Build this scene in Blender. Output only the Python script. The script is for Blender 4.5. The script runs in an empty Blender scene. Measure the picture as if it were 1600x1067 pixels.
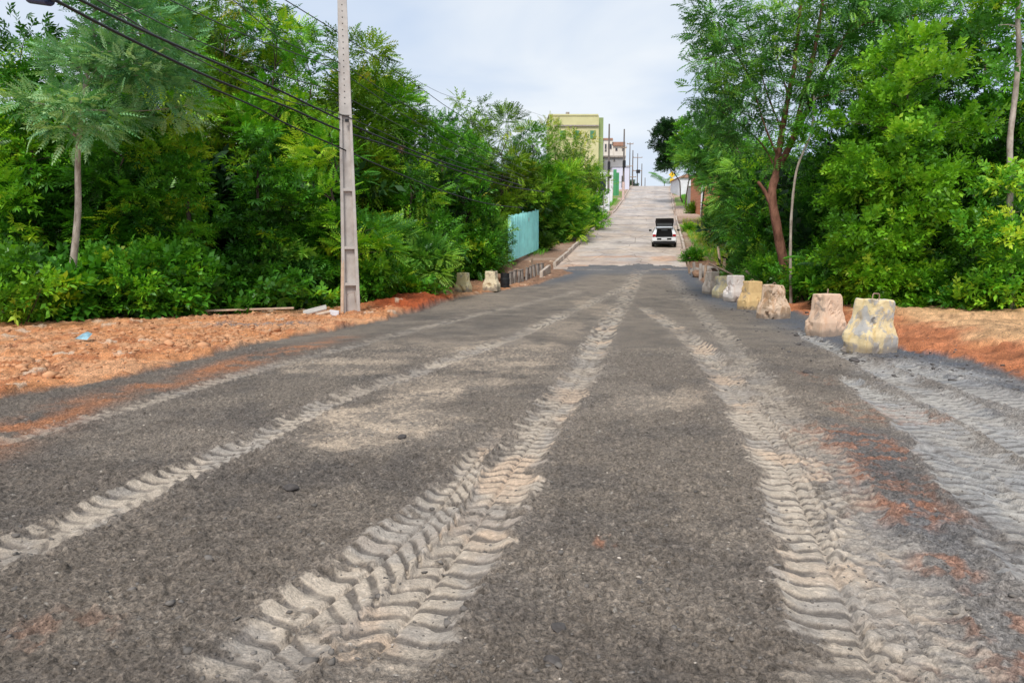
import bpy, bmesh, math, random
import numpy as np
from mathutils import Vector, Matrix

# ------------------------------------------------------------------ camera, sky, sun, exposure
S = bpy.context.scene
COL = S.collection
F = 1155.0; HC = 1.5; PITCH = math.atan(123.5 / F)
cd = bpy.data.cameras.new('camera'); cam = bpy.data.objects.new('camera', cd); COL.objects.link(cam)
cd.sensor_width = 36.0; cd.lens = F / 1600 * 36; cd.clip_start = 0.1; cd.clip_end = 3000
cam.location = (0, 0, HC); cam.rotation_euler = (math.pi / 2 - PITCH, 0, 0)
S.camera = cam
SUN_EL, SUN_AZ = 50.0, -166.0      # azimuth measured from +Y towards +X
W = bpy.data.worlds.new('World'); S.world = W; W.use_nodes = True
nt = W.node_tree; nt.nodes.clear()
def wn(t, **k):
    n = nt.nodes.new(t)
    for a, b in k.items(): setattr(n, a, b)
    return n
sky = wn('ShaderNodeTexSky', sky_type='NISHITA', sun_disc=False)
sky.sun_elevation = math.radians(SUN_EL); sky.sun_rotation = math.radians(SUN_AZ)
tcw = wn('ShaderNodeTexCoord'); mpw = wn('ShaderNodeMapping'); mpw.inputs['Scale'].default_value = (1.3, 1.3, 4.2)
mpw.inputs['Location'].default_value = (0.35, 0.1, 0.4)
nz = wn('ShaderNodeTexNoise'); nz.inputs['Scale'].default_value = 1.5; nz.inputs['Detail'].default_value = 5; nz.inputs['Roughness'].default_value = 0.48; nz.inputs['Distortion'].default_value = 0.4
rp = wn('ShaderNodeValToRGB')
rp.color_ramp.elements[0].position = 0.40; rp.color_ramp.elements[0].color = (5.0, 6.0, 7.6, 1)
rp.color_ramp.elements[1].position = 0.60; rp.color_ramp.elements[1].color = (7.5, 7.9, 8.3, 1)
mxw = wn('ShaderNodeMixRGB'); mxw.inputs[0].default_value = 0.9
bgw = wn('ShaderNodeBackground'); bgw.inputs['Strength'].default_value = 0.1
ow = wn('ShaderNodeOutputWorld')
L = nt.links.new
L(tcw.outputs['Generated'], mpw.inputs['Vector']); L(mpw.outputs[0], nz.inputs['Vector']); L(nz.outputs['Fac'], rp.inputs[0])
L(sky.outputs[0], mxw.inputs[1]); L(rp.outputs[0], mxw.inputs[2]); L(mxw.outputs[0], bgw.inputs[0]); L(bgw.outputs[0], ow.inputs[0])
sd = bpy.data.lights.new('sun', 'SUN'); so = bpy.data.objects.new('sun', sd); COL.objects.link(so)
sd.energy = 2.6; sd.angle = math.radians(16); sd.color = (1.0, 0.96, 0.9)
az = math.radians(SUN_AZ); el = math.radians(SUN_EL)
so.rotation_euler = Vector((-math.sin(az) * math.cos(el), -math.cos(az) * math.cos(el), -math.sin(el))).to_track_quat('-Z', 'Y').to_euler()
S.view_settings.view_transform = 'Standard'; S.view_settings.look = 'None'
S.view_settings.exposure = 0.3; S.view_settings.gamma = 1.0
S.cycles.max_bounces = 6; S.cycles.transparent_max_bounces = 4; S.cycles.diffuse_bounces = 3
rng = np.random.default_rng(7); random.seed(7)

# ------------------------------------------------------------------ projections
cp, sp_ = math.cos(PITCH), math.sin(PITCH)
def ray(px, py):
    a = (px - 800) / F; b = -(py - 533.5) / F
    return Vector((a, cp + b * sp_, -sp_ + b * cp))
def at(px, py, Y):
    r = ray(px, py); k = Y / r.y
    return Vector((r.x * k, Y, HC + r.z * k))

# ------------------------------------------------------------------ noise
def _h(ix, iy, seed):
    h = (ix.astype(np.int64) * 374761393 + iy.astype(np.int64) * 668265263 + seed * 1442695041) & 0xffffffff
    h = ((h ^ (h >> 13)) * 1274126177) & 0xffffffff
    return ((h ^ (h >> 16)) & 0xffff) / 65535.0
def vn(x, y, seed=0):
    ix = np.floor(x); iy = np.floor(y); fx = x - ix; fy = y - iy
    fx = fx * fx * (3 - 2 * fx); fy = fy * fy * (3 - 2 * fy)
    a = _h(ix, iy, seed); b = _h(ix + 1, iy, seed); c = _h(ix, iy + 1, seed); d = _h(ix + 1, iy + 1, seed)
    return (a * (1 - fx) + b * fx) * (1 - fy) + (c * (1 - fx) + d * fx) * fy
def fbm(x, y, sc, octv=4, seed=0, rough=0.55):
    t = 0; a = 1; n = 0
    for i in range(octv):
        t = t + a * vn(x * sc * 2 ** i + 13.7 * i, y * sc * 2 ** i - 7.1 * i, seed + i); n += a; a *= rough
    return t / n
def sm(a, b, x):
    t = np.clip((x - a) / (b - a), 0, 1); return t * t * (3 - 2 * t)

# ------------------------------------------------------------------ terrain
_py = np.array([-50, 0, 26, 33, 42, 49, 55, 70, 88, 100, 120, 140, 157, 170, 190, 230, 320, 600, 1500.])
_pz = np.array([0, 0, 0, 0.28, 1.06, 1.9, 2.68, 4.55, 6.85, 8.3, 11.4, 14.9, 17.4, 18.3, 18.3, 16.5, 13, 8, 0.])
_fy = np.arange(-50, 1500, 0.5); _fz = np.interp(_fy, _py, _pz)
_k = np.exp(-0.5 * (np.arange(-10, 11) / 4.0) ** 2); _k /= _k.sum()
_fs = np.convolve(np.pad(_fz, 10, mode='edge'), _k, mode='valid')
def zr(y): return np.interp(y, _fy, _fs)
def lat(x, y): return (x - (0.2 * y - 2.3)) * 0.9806
def base_h(x, y):
    l = lat(x, y); z = zr(y)
    z = z - sm(30, 42, y) * np.clip((np.abs(l) - 7.5) * 0.10, 0, 2.5)
    return z
def ground(px, py):
    r = ray(px, py); lo, hi = None, None
    t = 1.0
    while t < 400:
        p = r * t
        if HC + p.z < float(base_h(np.array(p.x), np.array(p.y))): break
        t *= 1.004
    return Vector((p.x, p.y, HC + p.z))
def segs(P):
    return [(P[i], P[i + 1]) for i in range(len(P) - 1)]
def polydist(x, y, P):
    """distance to polyline, arclength s, signed side t, node parameter"""
    best = np.full(x.shape, 1e9); bs = np.zeros(x.shape); bt = np.zeros(x.shape); bn = np.zeros(x.shape); acc = 0
    for i, (a, b) in enumerate(segs(P)):
        dx, dy = b[0] - a[0], b[1] - a[1]; ln = math.hypot(dx, dy) + 1e-9
        u = ((x - a[0]) * dx + (y - a[1]) * dy) / ln ** 2; uc = np.clip(u, 0, 1)
        d = np.hypot(x - a[0] - uc * dx, y - a[1] - uc * dy)
        side = np.sign((x - a[0]) * dy - (y - a[1]) * dx)
        m = d < best
        best = np.where(m, d, best); bs = np.where(m, acc + uc * ln, bs); bt = np.where(m, d * side, bt); bn = np.where(m, i + uc, bn)
        acc += ln
    return best, bs, bt, bn
def smooth_poly(P, n=6):
    P = [np.array(p[:3] if len(p) > 2 else p, float) for p in P]; out = []
    for i in range(len(P) - 1):
        p0 = P[max(i - 1, 0)]; p1 = P[i]; p2 = P[i + 1]; p3 = P[min(i + 2, len(P) - 1)]
        for j in range(n):
            t = j / n
            out.append(0.5 * ((2 * p1) + (-p0 + p2) * t + (2 * p0 - 5 * p1 + 4 * p2 - p3) * t * t + (-p0 + 3 * p1 - 3 * p2 + p3) * t ** 3))
    out.append(P[-1]); return out
def inside(x, y, P):
    c = np.zeros(x.shape, bool); n = len(P); j = n - 1
    for i in range(n):
        xi, yi = P[i][0], P[i][1]; xj, yj = P[j][0], P[j][1]
        cond = ((yi > y) != (yj > y)) & (x < (xj - xi) * (y - yi) / (yj - yi + 1e-12) + xi)
        c ^= cond; j = i
    return c
def sdf(x, y, P):
    d, _, _, _ = polydist(x, y, list(P) + [P[0]])
    return np.where(inside(x, y, P), d, -d)
def G(lst): return [tuple(ground(*p)[:2]) for p in lst]

# rows and columns of the ground sheet
rows = [1.2]
while rows[-1] < 900:
    d = rows[-1]
    rows.append(d + (min(max(d * d / 1900.0, 0.0035), 0.16) if d < 44 else (d - 44) * 0.02 + 0.18))
Yr = np.array(rows); NC = 1180
uu = np.linspace(-1, 1, NC); U = np.sign(uu) * (np.abs(uu) * 0.78 + 0.5 * np.abs(uu) ** 5)
GX = U[None, :] * (Yr[:, None] + 0.9); GY = np.repeat(Yr[:, None], NC, 1)
near = int(np.searchsorted(Yr, 46))
X = GX; Y = GY

Lb = G([(-300, 722), (0, 628), (150, 598), (230, 578), (330, 555), (450, 530), (560, 508), (650, 488), (710, 467), (760, 457), (830, 446), (868, 436), (893, 427)])
Rb = G([(1083, 424), (1108, 450), (1180, 480), (1240, 487), (1300, 510), (1390, 540), (1480, 556), (1600, 592), (1900, 690)])
dirt_poly = Lb + [(Lb[-1][0] + 1.5, 43.2)] + [(Rb[0][0] - 1.2, 43.4)] + Rb + [(40, -10), (-40, -10)]
grey_poly = G([(1330, 572), (1400, 556), (1480, 568), (1600, 606), (1900, 700), (2300, 1000), (1780, 1000), (1620, 900), (1540, 825), (1480, 742), (1400, 680), (1322, 618)])
def sub(A): return A[:near]
xn, yn = sub(X), sub(Y)
warp = (fbm(xn, yn, 0.9, 4, 5) - 0.5) * 1.1
d_dirt = sdf(xn, yn, dirt_poly) + warp * sm(3, 9, yn) * 0.6 + (fbm(xn, yn, 7, 3, 6) - 0.5) * 0.25 + sm(40, 42, yn) * ((fbm(xn, yn * .4, .9, 4, 8) - .42) * 4.0 + (fbm(xn, yn, 3, 3, 9) - .5) * 1.2)
d_grey = sdf(xn, yn, grey_poly) + warp * 0.6
d_L, _, _, _ = polydist(xn, yn, Lb); d_R, _, _, _ = polydist(xn, yn, Rb)

Z = base_h(X, Y)
ln_ = lat(X, Y)
# the sheet dips beneath the concrete street
Z = Z - 0.22 * sm(42.5, 44.5, Y) * (1 - sm(3.9, 4.05, np.abs(ln_))) + 0.14 * sm(44, 47, Y) * sm(3.95, 4.1, np.abs(ln_)) * (1 - sm(9, 12, np.abs(ln_)))
Zn = Z[:near]
C = np.zeros(X.shape + (3,))
def c3(r, g, b): return np.array([r, g, b])
def mixc(c, m, col): c[...] = c * (1 - m[..., None]) + np.asarray(col) * m[..., None]
# gravel base colour
big = fbm(xn, yn, 0.35, 3, 11); med = fbm(xn, yn, 2.2, 4, 12); fine = fbm(xn, yn, 38, 3, 13); vf = vn(xn * 95, yn * 95, 21)
cn = np.zeros(xn.shape + (3,)); cn[...] = c3(0.152, 0.131, 0.113)
mixc(cn, sm(-1, 2.5, xn) * 0.6, c3(0.19, 0.163, 0.138)); mixc(cn, sm(14, 34, yn) * 0.6, c3(0.225, 0.195, 0.17))
mixc(cn, sm(0.46, 0.72, big) * 0.5, c3(0.22, 0.19, 0.16))
mixc(cn, sm(0.45, 0.7, med) * 0.4, c3(0.085, 0.08, 0.08))
dust = fbm(xn, yn, 0.8, 5, 15, .65); mixc(cn, sm(0.52, 0.70, dust) * 0.45, c3(0.27, 0.235, 0.20))
wet = fbm(xn + 9, yn, 0.55, 5, 16, .65); mixc(cn, sm(0.55, 0.7, wet) * 0.35, c3(0.085, 0.08, 0.078))
cn *= c3(1.11, 1.07, 1.02)
# clay to the sides
clay = c3(0.60, 0.265, 0.115)
clc = np.zeros(xn.shape + (3,)); clc[...] = clay
mixc(clc, sm(0.45, 0.62, fbm(xn, yn, 1.3, 4, 31)) * 0.42, c3(0.68, 0.42, 0.25))
mixc(clc, sm(0.55, 0.7, fbm(xn, yn, 2.6, 4, 33)) * 0.6, c3(0.36, 0.12, 0.05))
mixc(clc, (xn > 3) * sm(0.9, 0.1, d_R + (fbm(xn, yn, 1.5, 3, 35) - .5) * 1.2) * 0.0, clay)
right = xn > lat(0, 0) * 0 + (0.2 * yn - 2.3) + 1
# right side: red band next to the road, pale sandy berm behind it
mixc(clc, right * (1 - sm(0.9, 1.7, d_R + (fbm(xn, yn, 0.8, 3, 36) - .5) * 1.6)) * 0.85, c3(0.48, 0.17, 0.075))
mixc(clc, right * sm(1.1, 1.9, d_R + (fbm(xn, yn, 0.8, 3, 36) - .5) * 1.2) * 0.8, c3(0.74, 0.46, 0.24))
# left: a red heap beyond the utility pole
redL = np.exp(-(((xn + 3.6) / 1.6) ** 2 + ((yn - 25.5) / 4.0) ** 2))
mixc(clc, sm(0.2, 0.55, redL + (fbm(xn, yn, 1.2, 3, 38) - .5) * 0.3), c3(0.42, 0.095, 0.03))
# patch of grey gravel on the clay by the pole
gp = ground(410, 512); grp = np.exp(-(((xn - gp.x) / 1.4) ** 2 + ((yn - gp.y) / 1.0) ** 2))
mixc(clc, sm(0.35, 0.7, grp + (fbm(xn, yn, 1.6, 3, 39) - .5) * 0.5) * 0.8, c3(0.30, 0.235, 0.21))
# beyond the causeway: brown trampled soil
mixc(clc, sm(31, 37, yn), c3(0.26, 0.15, 0.095))
m_dirt = sm(-0.05, 0.12, d_dirt)
# tan/orange strip inside the left edge
strip = np.exp(-((d_L - 0.95 - 0.25 * (fbm(xn, yn, .7, 3, 44) - .5)) / 0.33) ** 2) * (xn < 0) * (1 - sm(13, 16, yn))
mixc(cn, np.clip(strip * (0.55 + 2.6 * (fbm(xn, yn, 3, 4, 45) - .47)), 0, 0.9), c3(0.40, 0.17, 0.08))
# blue-grey wet rim on the right and at the far end
rim = np.exp(-((d_R - 0.55) / 0.75) ** 2) * right * sm(6, 9, yn)
mixc(cn, np.clip(rim * (0.5 + med), 0, 1) * 0.85, c3(0.105, 0.118, 0.145))
rimL = np.exp(-((d_L - 0.5) / 0.7) ** 2) * sm(33, 37, yn); mixc(cn, np.clip(rimL, 0, 1) * 0.8, c3(0.10, 0.11, 0.13))
mixc(cn, sm(38.5, 41, yn) * 0.65, c3(0.12, 0.13, 0.15))
# pale sandy patches
def blob(px, py, rx, ry, rot=0.0, seed=50, sharp=(0.30, 0.75)):
    g = ground(px, py); dx = xn - g.x; dy = yn - g.y; c_, s_ = math.cos(rot), math.sin(rot)
    a = (dx * c_ + dy * s_) / rx; b = (-dx * s_ + dy * c_) / ry
    e = np.exp(-(a * a + b * b)); k = e > 0.03; o = np.zeros(e.shape); e = e[k]
    o[k] = sm(sharp[0], sharp[1], e + (fbm(xn[k], yn[k], 2.4, 4, seed) - .5) * 0.9 * sm(.03, .35, e))
    return o
PALE = c3(0.47, 0.37, 0.275)
pale = np.zeros(xn.shape)
for (px, py, rx, ry, rot, sd_, k) in [(590, 660, 0.85, 1.0, 0, 51, 1), (645, 632, .5, 1.2, -.3, 52, 1), (525, 690, .5, .4, 0, 53, .8), (1040, 630, 0.5, 0.55, 0.2, 54, .5), (1000, 640, .3, .5, 0, 63, .4), (1075, 622, .25, .9, -.3, 64, .4), (780, 550, 1.2, 3.0, 0, 55, .65), (700, 600, .9, .8, 0, 56, .5),
                              (540, 572, 1.0, 1.2, 0, 57, .6), (930, 480, .8, 5, 0, 58, .5), (870, 510, .8, 3, 0, 59, .45), (640, 545, 1.2, 2.0, 0, 60, .35), (740,470,2,5,0,61,.3), (1230,640,1,2,0,62,.15)]:
    pale = np.maximum(pale, blob(px, py, rx, ry, rot, sd_) * k)
mixc(cn, np.clip(pale * sm(.34, .62, med * .62 + fine * .38) * 1.05, 0, .95), PALE)
# light grey churned area on the right
g_grey = sm(-0.1, 0.45, d_grey)
mixc(cn, g_grey * np.clip(0.25 + 1.3 * (fbm(xn, yn, 1.1, 4, 66) - .35), 0, 1), c3(0.40, 0.375, 0.35))
mixc(cn, g_grey * sm(0.5, .72, fbm(xn, yn, 1.9, 4, 67)) * 0.6, c3(0.14, 0.155, 0.18))
# bottom right: greyer, mottled
br = blob(1580, 960, 0.75, 1.4, 0, 68, (0.3, 0.6))
mixc(cn, br * 0.7, c3(0.30, 0.28, 0.265))
bl = blob(1430, 740, 0.75, 1.9, -0.25, 69, (0.25, 0.6)); mixc(cn, bl * 0.5, c3(0.10, 0.108, 0.125))
# orange crumbs of clay
for (px, py, rx, ry, sd_, k) in [(1335, 690, .55, .8, 71, .9), (1310, 735, .35, .5, 72, .9), (1420, 800, .4, .45, 73, 1), (1465, 885, .2, .2, 74, .9), (1590, 990, .3, .35, 75, .9), (1440, 655, .6, .5, 76, .7), (1520, 1040, .3, .2, 77, .6), (1390,770,.5,.7,78,.6),
                                 (945, 850, .06, .09, 79, .8), (105, 985, .25, .2, 80, .35), (1370, 640, .5, .6, 82, .6), (1270, 590, .2, .6, 81, .4)]:
    b = blob(px, py, rx, ry, 0, sd_, (0.3, 0.8)); q = b > 0
    b[q] *= sm(0.46, 0.62, fbm(xn[q], yn[q], 9, 3, sd_ + 20)) * k
    mixc(cn, b * .65, c3(0.40, 0.165, 0.085))
hn = Zn.copy(); mudmask = np.clip(pale * .6, 0, 1)
hdet = (fbm(xn, yn, 0.5, 3, 90) - .5) * 0.06 + (fbm(xn, yn, 4, 3, 91) - .5) * 0.02
# ---- tyre tracks: (px polyline, half widths, depth, pitch, strength, skew, doubled)
tracks = [
  ([(470, 1130), (545, 1067), (632, 960), (712, 860), (780, 760), (820, 700), (866, 640), (910, 580), (943, 520), (975, 470), (993, 432), (1003, 424)], [.27, .27, .26, .25, .23, .22, .22, .23, .25, .3, .36, .36], 0.036, 0.145, 1.0, -0.5, 1),
  ([(210, 1190), (370, 1067), (480, 960), (608, 860), (700, 772), (745, 715), (800, 660)], [.24, .23, .2, .17, .13, .09, .04], 0.032, 0.155, 1.0, 0.6, 1),
  ([(1420, 1190), (1375, 1067), (1310, 900), (1262, 800), (1215, 700), (1168, 640), (1130, 585), (1090, 540), (1045, 505), (1000, 478)], [.27, .27, .26, .25, .24, .23, .23, .22, .22, .2], 0.032, 0.135, 1.0, 0.35, 1),
  ([(1540, 1190), (1465, 1040), (1392, 900), (1338, 800), (1275, 700), (1222, 640), (1180, 585), (1140, 540), (1112, 505), (1075, 465), (1046, 430)], [.20, .20, .19, .18, .17, .18, .2, .2, .22, .26, .26], 0.026, 0.14, 0.6, -0.6, 1),
  ([(-300, 1010), (0, 872), (120, 820), (250, 757), (380, 702), (470, 655), (560, 614), (640, 588), (740, 550), (830, 515), (915, 477), (975, 448)], [.16, .16, .16, .16, .155, .155, .16, .16, .18, .2, .22, .26], 0.028, 0.14, 0.95, 0.4, 1),
  ([(-300, 770), (0, 692), (120, 660), (230, 630), (330, 600), (430, 572), (560, 540), (680, 508), (800, 480), (900, 455)], [.11, .11, .12, .13, .14, .16, .18, .2, .2, .2], 0.02, 0.16, 0.62, 0.5, 0),
  ([(2100, 905), (1760, 770), (1600, 690), (1480, 630), (1380, 580), (1310, 548), (1250, 520)], [.30, .28, .26, .24, .22, .2, .15], 0.035, 0.17, 1.0, -0.5, 1),
  ([(1990, 1010), (1700, 850), (1570, 745), (1470, 685), (1380, 625), (1325, 592)], [.28, .28, .27, .25, .22, .12], 0.03, 0.16, 1.0, 0.5, 1),
  ([(2200, 820), (1800, 690), (1600, 632), (1500, 600), (1400, 568)], [.3, .3, .26, .24, .2], 0.03, 0.16, .8, -0.5, 0),
  ([(2000, 1250), (1800, 1030), (1640, 870), (1560, 800), (1500, 745), (1440, 700)], [.26, .26, .25, .22, .18, .12], 0.03, 0.15, .85, 0.4, 0),
  ([(2300, 780), (1900, 665), (1700, 622), (1600, 600), (1470, 574)], [.22, .22, .2, .18, .16], 0.025, 0.15, .6, .5, 0),
]
LUGH = 0.021
def near_mask(P, w):
    M_ = np.zeros(xn.shape, bool); yr = Yr[:near]
    for A, B in segs(P):
        x0, x1 = min(A[0], B[0]) - w, max(A[0], B[0]) + w; y0, y1 = min(A[1], B[1]) - w, max(A[1], B[1]) + w
        i0, i1 = np.searchsorted(yr, y0), np.searchsorted(yr, y1)
        if i1 > i0: sl = xn[i0:i1]; M_[i0:i1] |= (sl > x0) & (sl < x1)
    return M_
MUD = c3(0.46, 0.385, 0.305); MUD2 = c3(0.56, 0.41, 0.29); MUDG = c3(0.29, 0.265, 0.24)
for ti, (pp, hw, depth, pitch, stren, skew, dbl) in enumerate(tracks):
    P = smooth_poly(G(pp), 5); hwf = np.interp(np.arange(len(P)) / 5.0, np.arange(len(hw)), hw)
    M_ = near_mask(P, 1.1); q = np.nonzero(M_); x_, y_ = xn[q], yn[q]; fine_ = fine[q]
    d, s, t, n = polydist(x_, y_, P)
    H = np.interp(n, np.arange(len(P)), hwf) * (1 + 0.22 * (fbm(s, t * 0, 1.3, 2, 100 + ti) - .5))
    tt = t / H; endm = sm(0.0, 0.8, s) * ((1 - sm(s.max() - 1.6, s.max() - .1, s)) if ti in (1, 2) else 1.0); sgn = np.sign(tt); a = np.abs(tt)
    wob = (fbm(x_, y_, 1.6, 3, 110 + ti) - .5) * 0.20 + (fbm(x_, y_, 9, 2, 115 + ti) - .5) * 0.035
    ph = (s + wob + a ** 1.5 * pitch * (.75 + skew * sgn)) / pitch + np.where(sgn > 0, 0.5, 0.0) * dbl
    sh = ph - np.floor(ph); pid = np.floor(ph)
    rnd = _h(pid, sgn + 3, 7 + ti)
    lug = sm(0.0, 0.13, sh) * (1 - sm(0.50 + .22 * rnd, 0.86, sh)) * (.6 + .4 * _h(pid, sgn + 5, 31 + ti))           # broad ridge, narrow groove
    keep = sm(0.30, 0.48, fbm(s, tt * 0.5, 1.5, 3, 120 + ti)); fade = np.clip(1.2 - y_ / 55, 0.45, 1)
    reach = 0.86 + (0.20 + .25 * rnd) * lug * (0.35 + 0.65 * keep)
    brk = fbm(x_, y_, 5.5, 4, 160 + ti)
    m = (1 - sm(reach - 0.09, reach + 0.09, a + (fine_ - .5) * 0.22 + (brk - .5) * 0.45)) * endm
    m = m * (1 - sm(.58, .70, brk + .25 * (a - .5)) * .75)
    hh = -depth * (1 - sm(0.55, 1.15, a)) + (lug - 0.4) * LUGH * (0.3 + 0.7 * keep) * (1 - sm(1.0, 1.3, a)) * (0.45 + 0.55 * sm(0.03, 0.3, a))
    hh = hh - 0.02 * np.exp(-(tt / 0.07) ** 2) * (ti < 4) + 0.014 * np.exp(-((a - 1.14) / 0.15) ** 2) * (0.15 + 0.95 * lug)
    hdet[q] = hdet[q] * (1 - 0.75 * m) + hh * endm * (1 - sm(1.45, 1.65, a)) * min(1, stren + .15) * fade
    mc = np.zeros(x_.shape + (3,)); mc[...] = MUD
    mixc(mc, sm(0.50, 0.66, fbm(x_, y_, 1.7, 3, 130 + ti)) * .85, MUD2 if ti < 3 else MUD)
    mixc(mc, sm(0.48, 0.62, fbm(x_, y_, 2.6, 3, 140 + ti)) * 0.65, MUDG)
    mixc(mc, (1 - sm(0.15, 0.6, lug)) * (0.45 + .42 * keep), c3(0.09, 0.077, 0.067))  # grooves darkened: exposed gravel, plus the shade lines between lugs painted in
    mixc(mc, sm(.45, 1.0, a) * (1 - sm(.3, .8, lug)) * .8, c3(0.13, 0.115, 0.105))  # same groove darkening, stronger towards the track edges
    patch = np.clip((0.72 if ti < 6 else .8) + 1.6 * (fbm(x_, y_, 0.55, 2, 150 + ti) - .42), 0.3, 1.0) * (1 - 0.35 * sm(14, 30, y_))
    k = np.clip(m * stren * patch * (0.80 + 0.4 * (fine_ - .3)), 0, 1)[:, None]
    if ti > 5: mc = mc * c3(0.84, 0.93, 1.05)
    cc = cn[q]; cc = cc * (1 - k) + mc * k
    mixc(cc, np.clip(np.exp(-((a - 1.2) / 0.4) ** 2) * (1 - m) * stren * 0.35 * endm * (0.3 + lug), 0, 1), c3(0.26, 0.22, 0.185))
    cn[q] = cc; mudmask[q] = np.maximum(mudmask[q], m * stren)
# stones and clods in the gravel: cellular relief
def cells(x, y, sc, seed):
    gx = np.floor(x * sc); gy = np.floor(y * sc); best = np.full(x.shape, 9.0); val = np.zeros(x.shape)
    for i in (-1, 0, 1):
        for j in (-1, 0, 1):
            cx = gx + i + _h(gx + i, gy + j, seed); cy = gy + j + _h(gx + i, gy + j, seed + 9)
            d = np.hypot(x * sc - cx, y * sc - cy); r = _h(gx + i, gy + j, seed + 17)
            m = d < best; best = np.where(m, d, best); val = np.where(m, r, val)
    return best, val
nn = int(np.searchsorted(Yr, 13)); xs, ys = xn[:nn], yn[:nn]
gr = (m_dirt[:nn])
c1, v1 = cells(xs + .02 * fine[:nn], ys, 34, 201); c2, v2 = cells(xs, ys, 13, 205)
peb = np.clip(1 - c1 * 1.7, 0, 1) ** 0.6 * (v1 > 0.45) * 0.0085
clod = np.clip(1 - c2 * 2.6, 0, 1) ** 0.55 * (v2 > 0.86) * 0.026
soft = 1 - .85 * mudmask[:nn]
c4, v4 = cells(xs + 3, ys + .03 * fine[:nn], 21, 219); mid_ = np.clip(1 - c4 * 2.0, 0, 1) ** .5 * (v4 > 0.62) * 0.013
cn[:nn] *= (1 + (mid_ > 0) * (v4 - .8)[...] * 1.2 * soft)[..., None]
hdet[:nn] += (peb + mid_ + clod + (fbm(xs, ys, 26, 3, 207) - .5) * 0.026 + (vn(xs * 70, ys * 70, 210) - .5) * 0.006) * gr * soft
hdet[:nn] += (fbm(xs, ys, 11, 2, 208) - .5) * 0.012 * gr
tone = 1 + (v1 - 0.5) * 0.55 * (peb > 0) + (fine[:nn] - .5) * 0.9 * soft
cn[:nn] *= np.clip(tone, 0.45, 1.7)[..., None] * 1.0
bright = ((v1 > 0.988) & (c1 < 0.28))[..., None]; cn[:nn] = np.where(bright, cn[:nn] * 0.2 + c3(.42, .38, .33) * 0.8, cn[:nn])
hdet[nn:] += (fbm(xn[nn:], yn[nn:], 7, 3, 209) - .5) * 0.035 * m_dirt[nn:]
# clay side relief: lumpy clods, raised berm
cb, vb = cells(xn, yn, 5.5, 301); cb2, vb2 = cells(xn, yn, 2.3, 303); cb3, vb3 = cells(xn, yn, 13, 307)
claym = 1 - m_dirt
lump = np.clip(1 - cb * 1.5, 0, 1) ** .6 * (vb > 0.4) * 0.05 + np.clip(1 - cb2 * 1.4, 0, 1) ** .7 * (vb2 > .7) * 0.05 + np.clip(1 - cb3 * 1.6, 0, 1) ** .6 * 0.018
rightsm = np.where(right, 0.45, 1.0) * (1 - 0.6 * sm(28, 34, yn))
hclay = lump * rightsm + (fbm(xn, yn, 1.0, 4, 305) - .5) * 0.16 + 0.05
streak = fbm(xn + yn * .2, yn * 3.2, 1.6, 4, 309)
hclay = hclay + (streak - .5) * 0.24 * right; clc = clc * (1 - .25 * right * sm(.5, .62, fbm(xn * .6, yn * 2.4, 1.5, 4, 311)))[..., None]
hclay = hclay + redL * 0.28 * (0.5 + fbm(xn, yn, 2.5, 3, 306))
bermR = right * sm(0.4, 2.0, d_R) * (1 - sm(24, 30, yn)); hclay = hclay + bermR * 0.22
clc = clc * (0.80 + 0.42 * vb[..., None]) * (0.85 + 0.3 * fbm(xn, yn, 16, 2, 310)[..., None])
pit_shade = (vb3 < 0.14) & (cb3 < 0.45); clc = np.where(pit_shade[..., None], clc * 0.62, clc)  # shade of small pits painted as darker spots, without relief
whiteclod = (vb2 > 0.93) & (cb2 < 0.35) & (~right); clc = np.where(whiteclod[..., None], c3(0.66, 0.46, 0.32), clc)
cn = cn * m_dirt[..., None] + clc * (1 - m_dirt[..., None])
# leaf litter where the trees begin
MASK = np.zeros(X.shape); MASK[:near] = mudmask * m_dirt
inst = (yn > 42.2) & (np.abs(ln_[:near]) < 3.95)
hn = np.where(inst, zr(yn) + .05 - .17 * (1 - sm(.15, .6, m_dirt)), hn)
Z[:near] = hn + hdet * m_dirt + hclay * claym * (1 - inst) * (1 - 0.6 * sm(36, 44, yn))
C[:near] = cn
xf, yf, lf = X[near:], Y[near:], ln_[near:]
cf = np.zeros(xf.shape + (3,)); cf[...] = c3(0.27, 0.165, 0.11)
mixc(cf, sm(0.45, .65, fbm(xf, yf, 0.5, 4, 401)) * .6, c3(0.40, 0.29, 0.22))
mixc(cf, sm(78, 92, yf) * 0.75, c3(0.46, 0.34, 0.27))
mixc(cf, (lf > 3.5) * (1 - sm(80, 86, yf)) * sm(.45, .6, fbm(xf, yf, .8, 3, 402)) * .7, c3(0.36, 0.29, 0.19))
gl = ((lf < -4.2) & (lf > -6.2) & (yf > 98) & (yf < 135)) | ((lf > 4.2) & (lf < 9.5) & (yf > 106) & (yf < 160))
mixc(cf, gl * sm(.3, .5, fbm(xf, yf, .4, 3, 403)) * 0.9, c3(0.13, 0.21, 0.03))
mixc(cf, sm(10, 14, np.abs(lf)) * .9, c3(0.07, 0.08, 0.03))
cross = (lf > 3.6) & (yf > 88.5) & (yf < 99); mixc(cf, cross * .9, c3(0.47, 0.36, 0.29))
Z[near:] += (fbm(xf, yf, 0.8, 3, 404) - .5) * 0.12 * sm(4.2, 5, np.abs(lf))
C[near:] = cf
def gz(x, y):
    y = min(max(y, Yr[0]), Yr[-1] - 1e-3); i = min(max(int(np.searchsorted(Yr, y)) - 1, 0), len(Yr) - 2); f = (y - Yr[i]) / (Yr[i + 1] - Yr[i])
    zz = [np.interp(x, GX[k], Z[k]) for k in (i, i + 1)]
    return float(zz[0] * (1 - f) + zz[1] * f)

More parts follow.
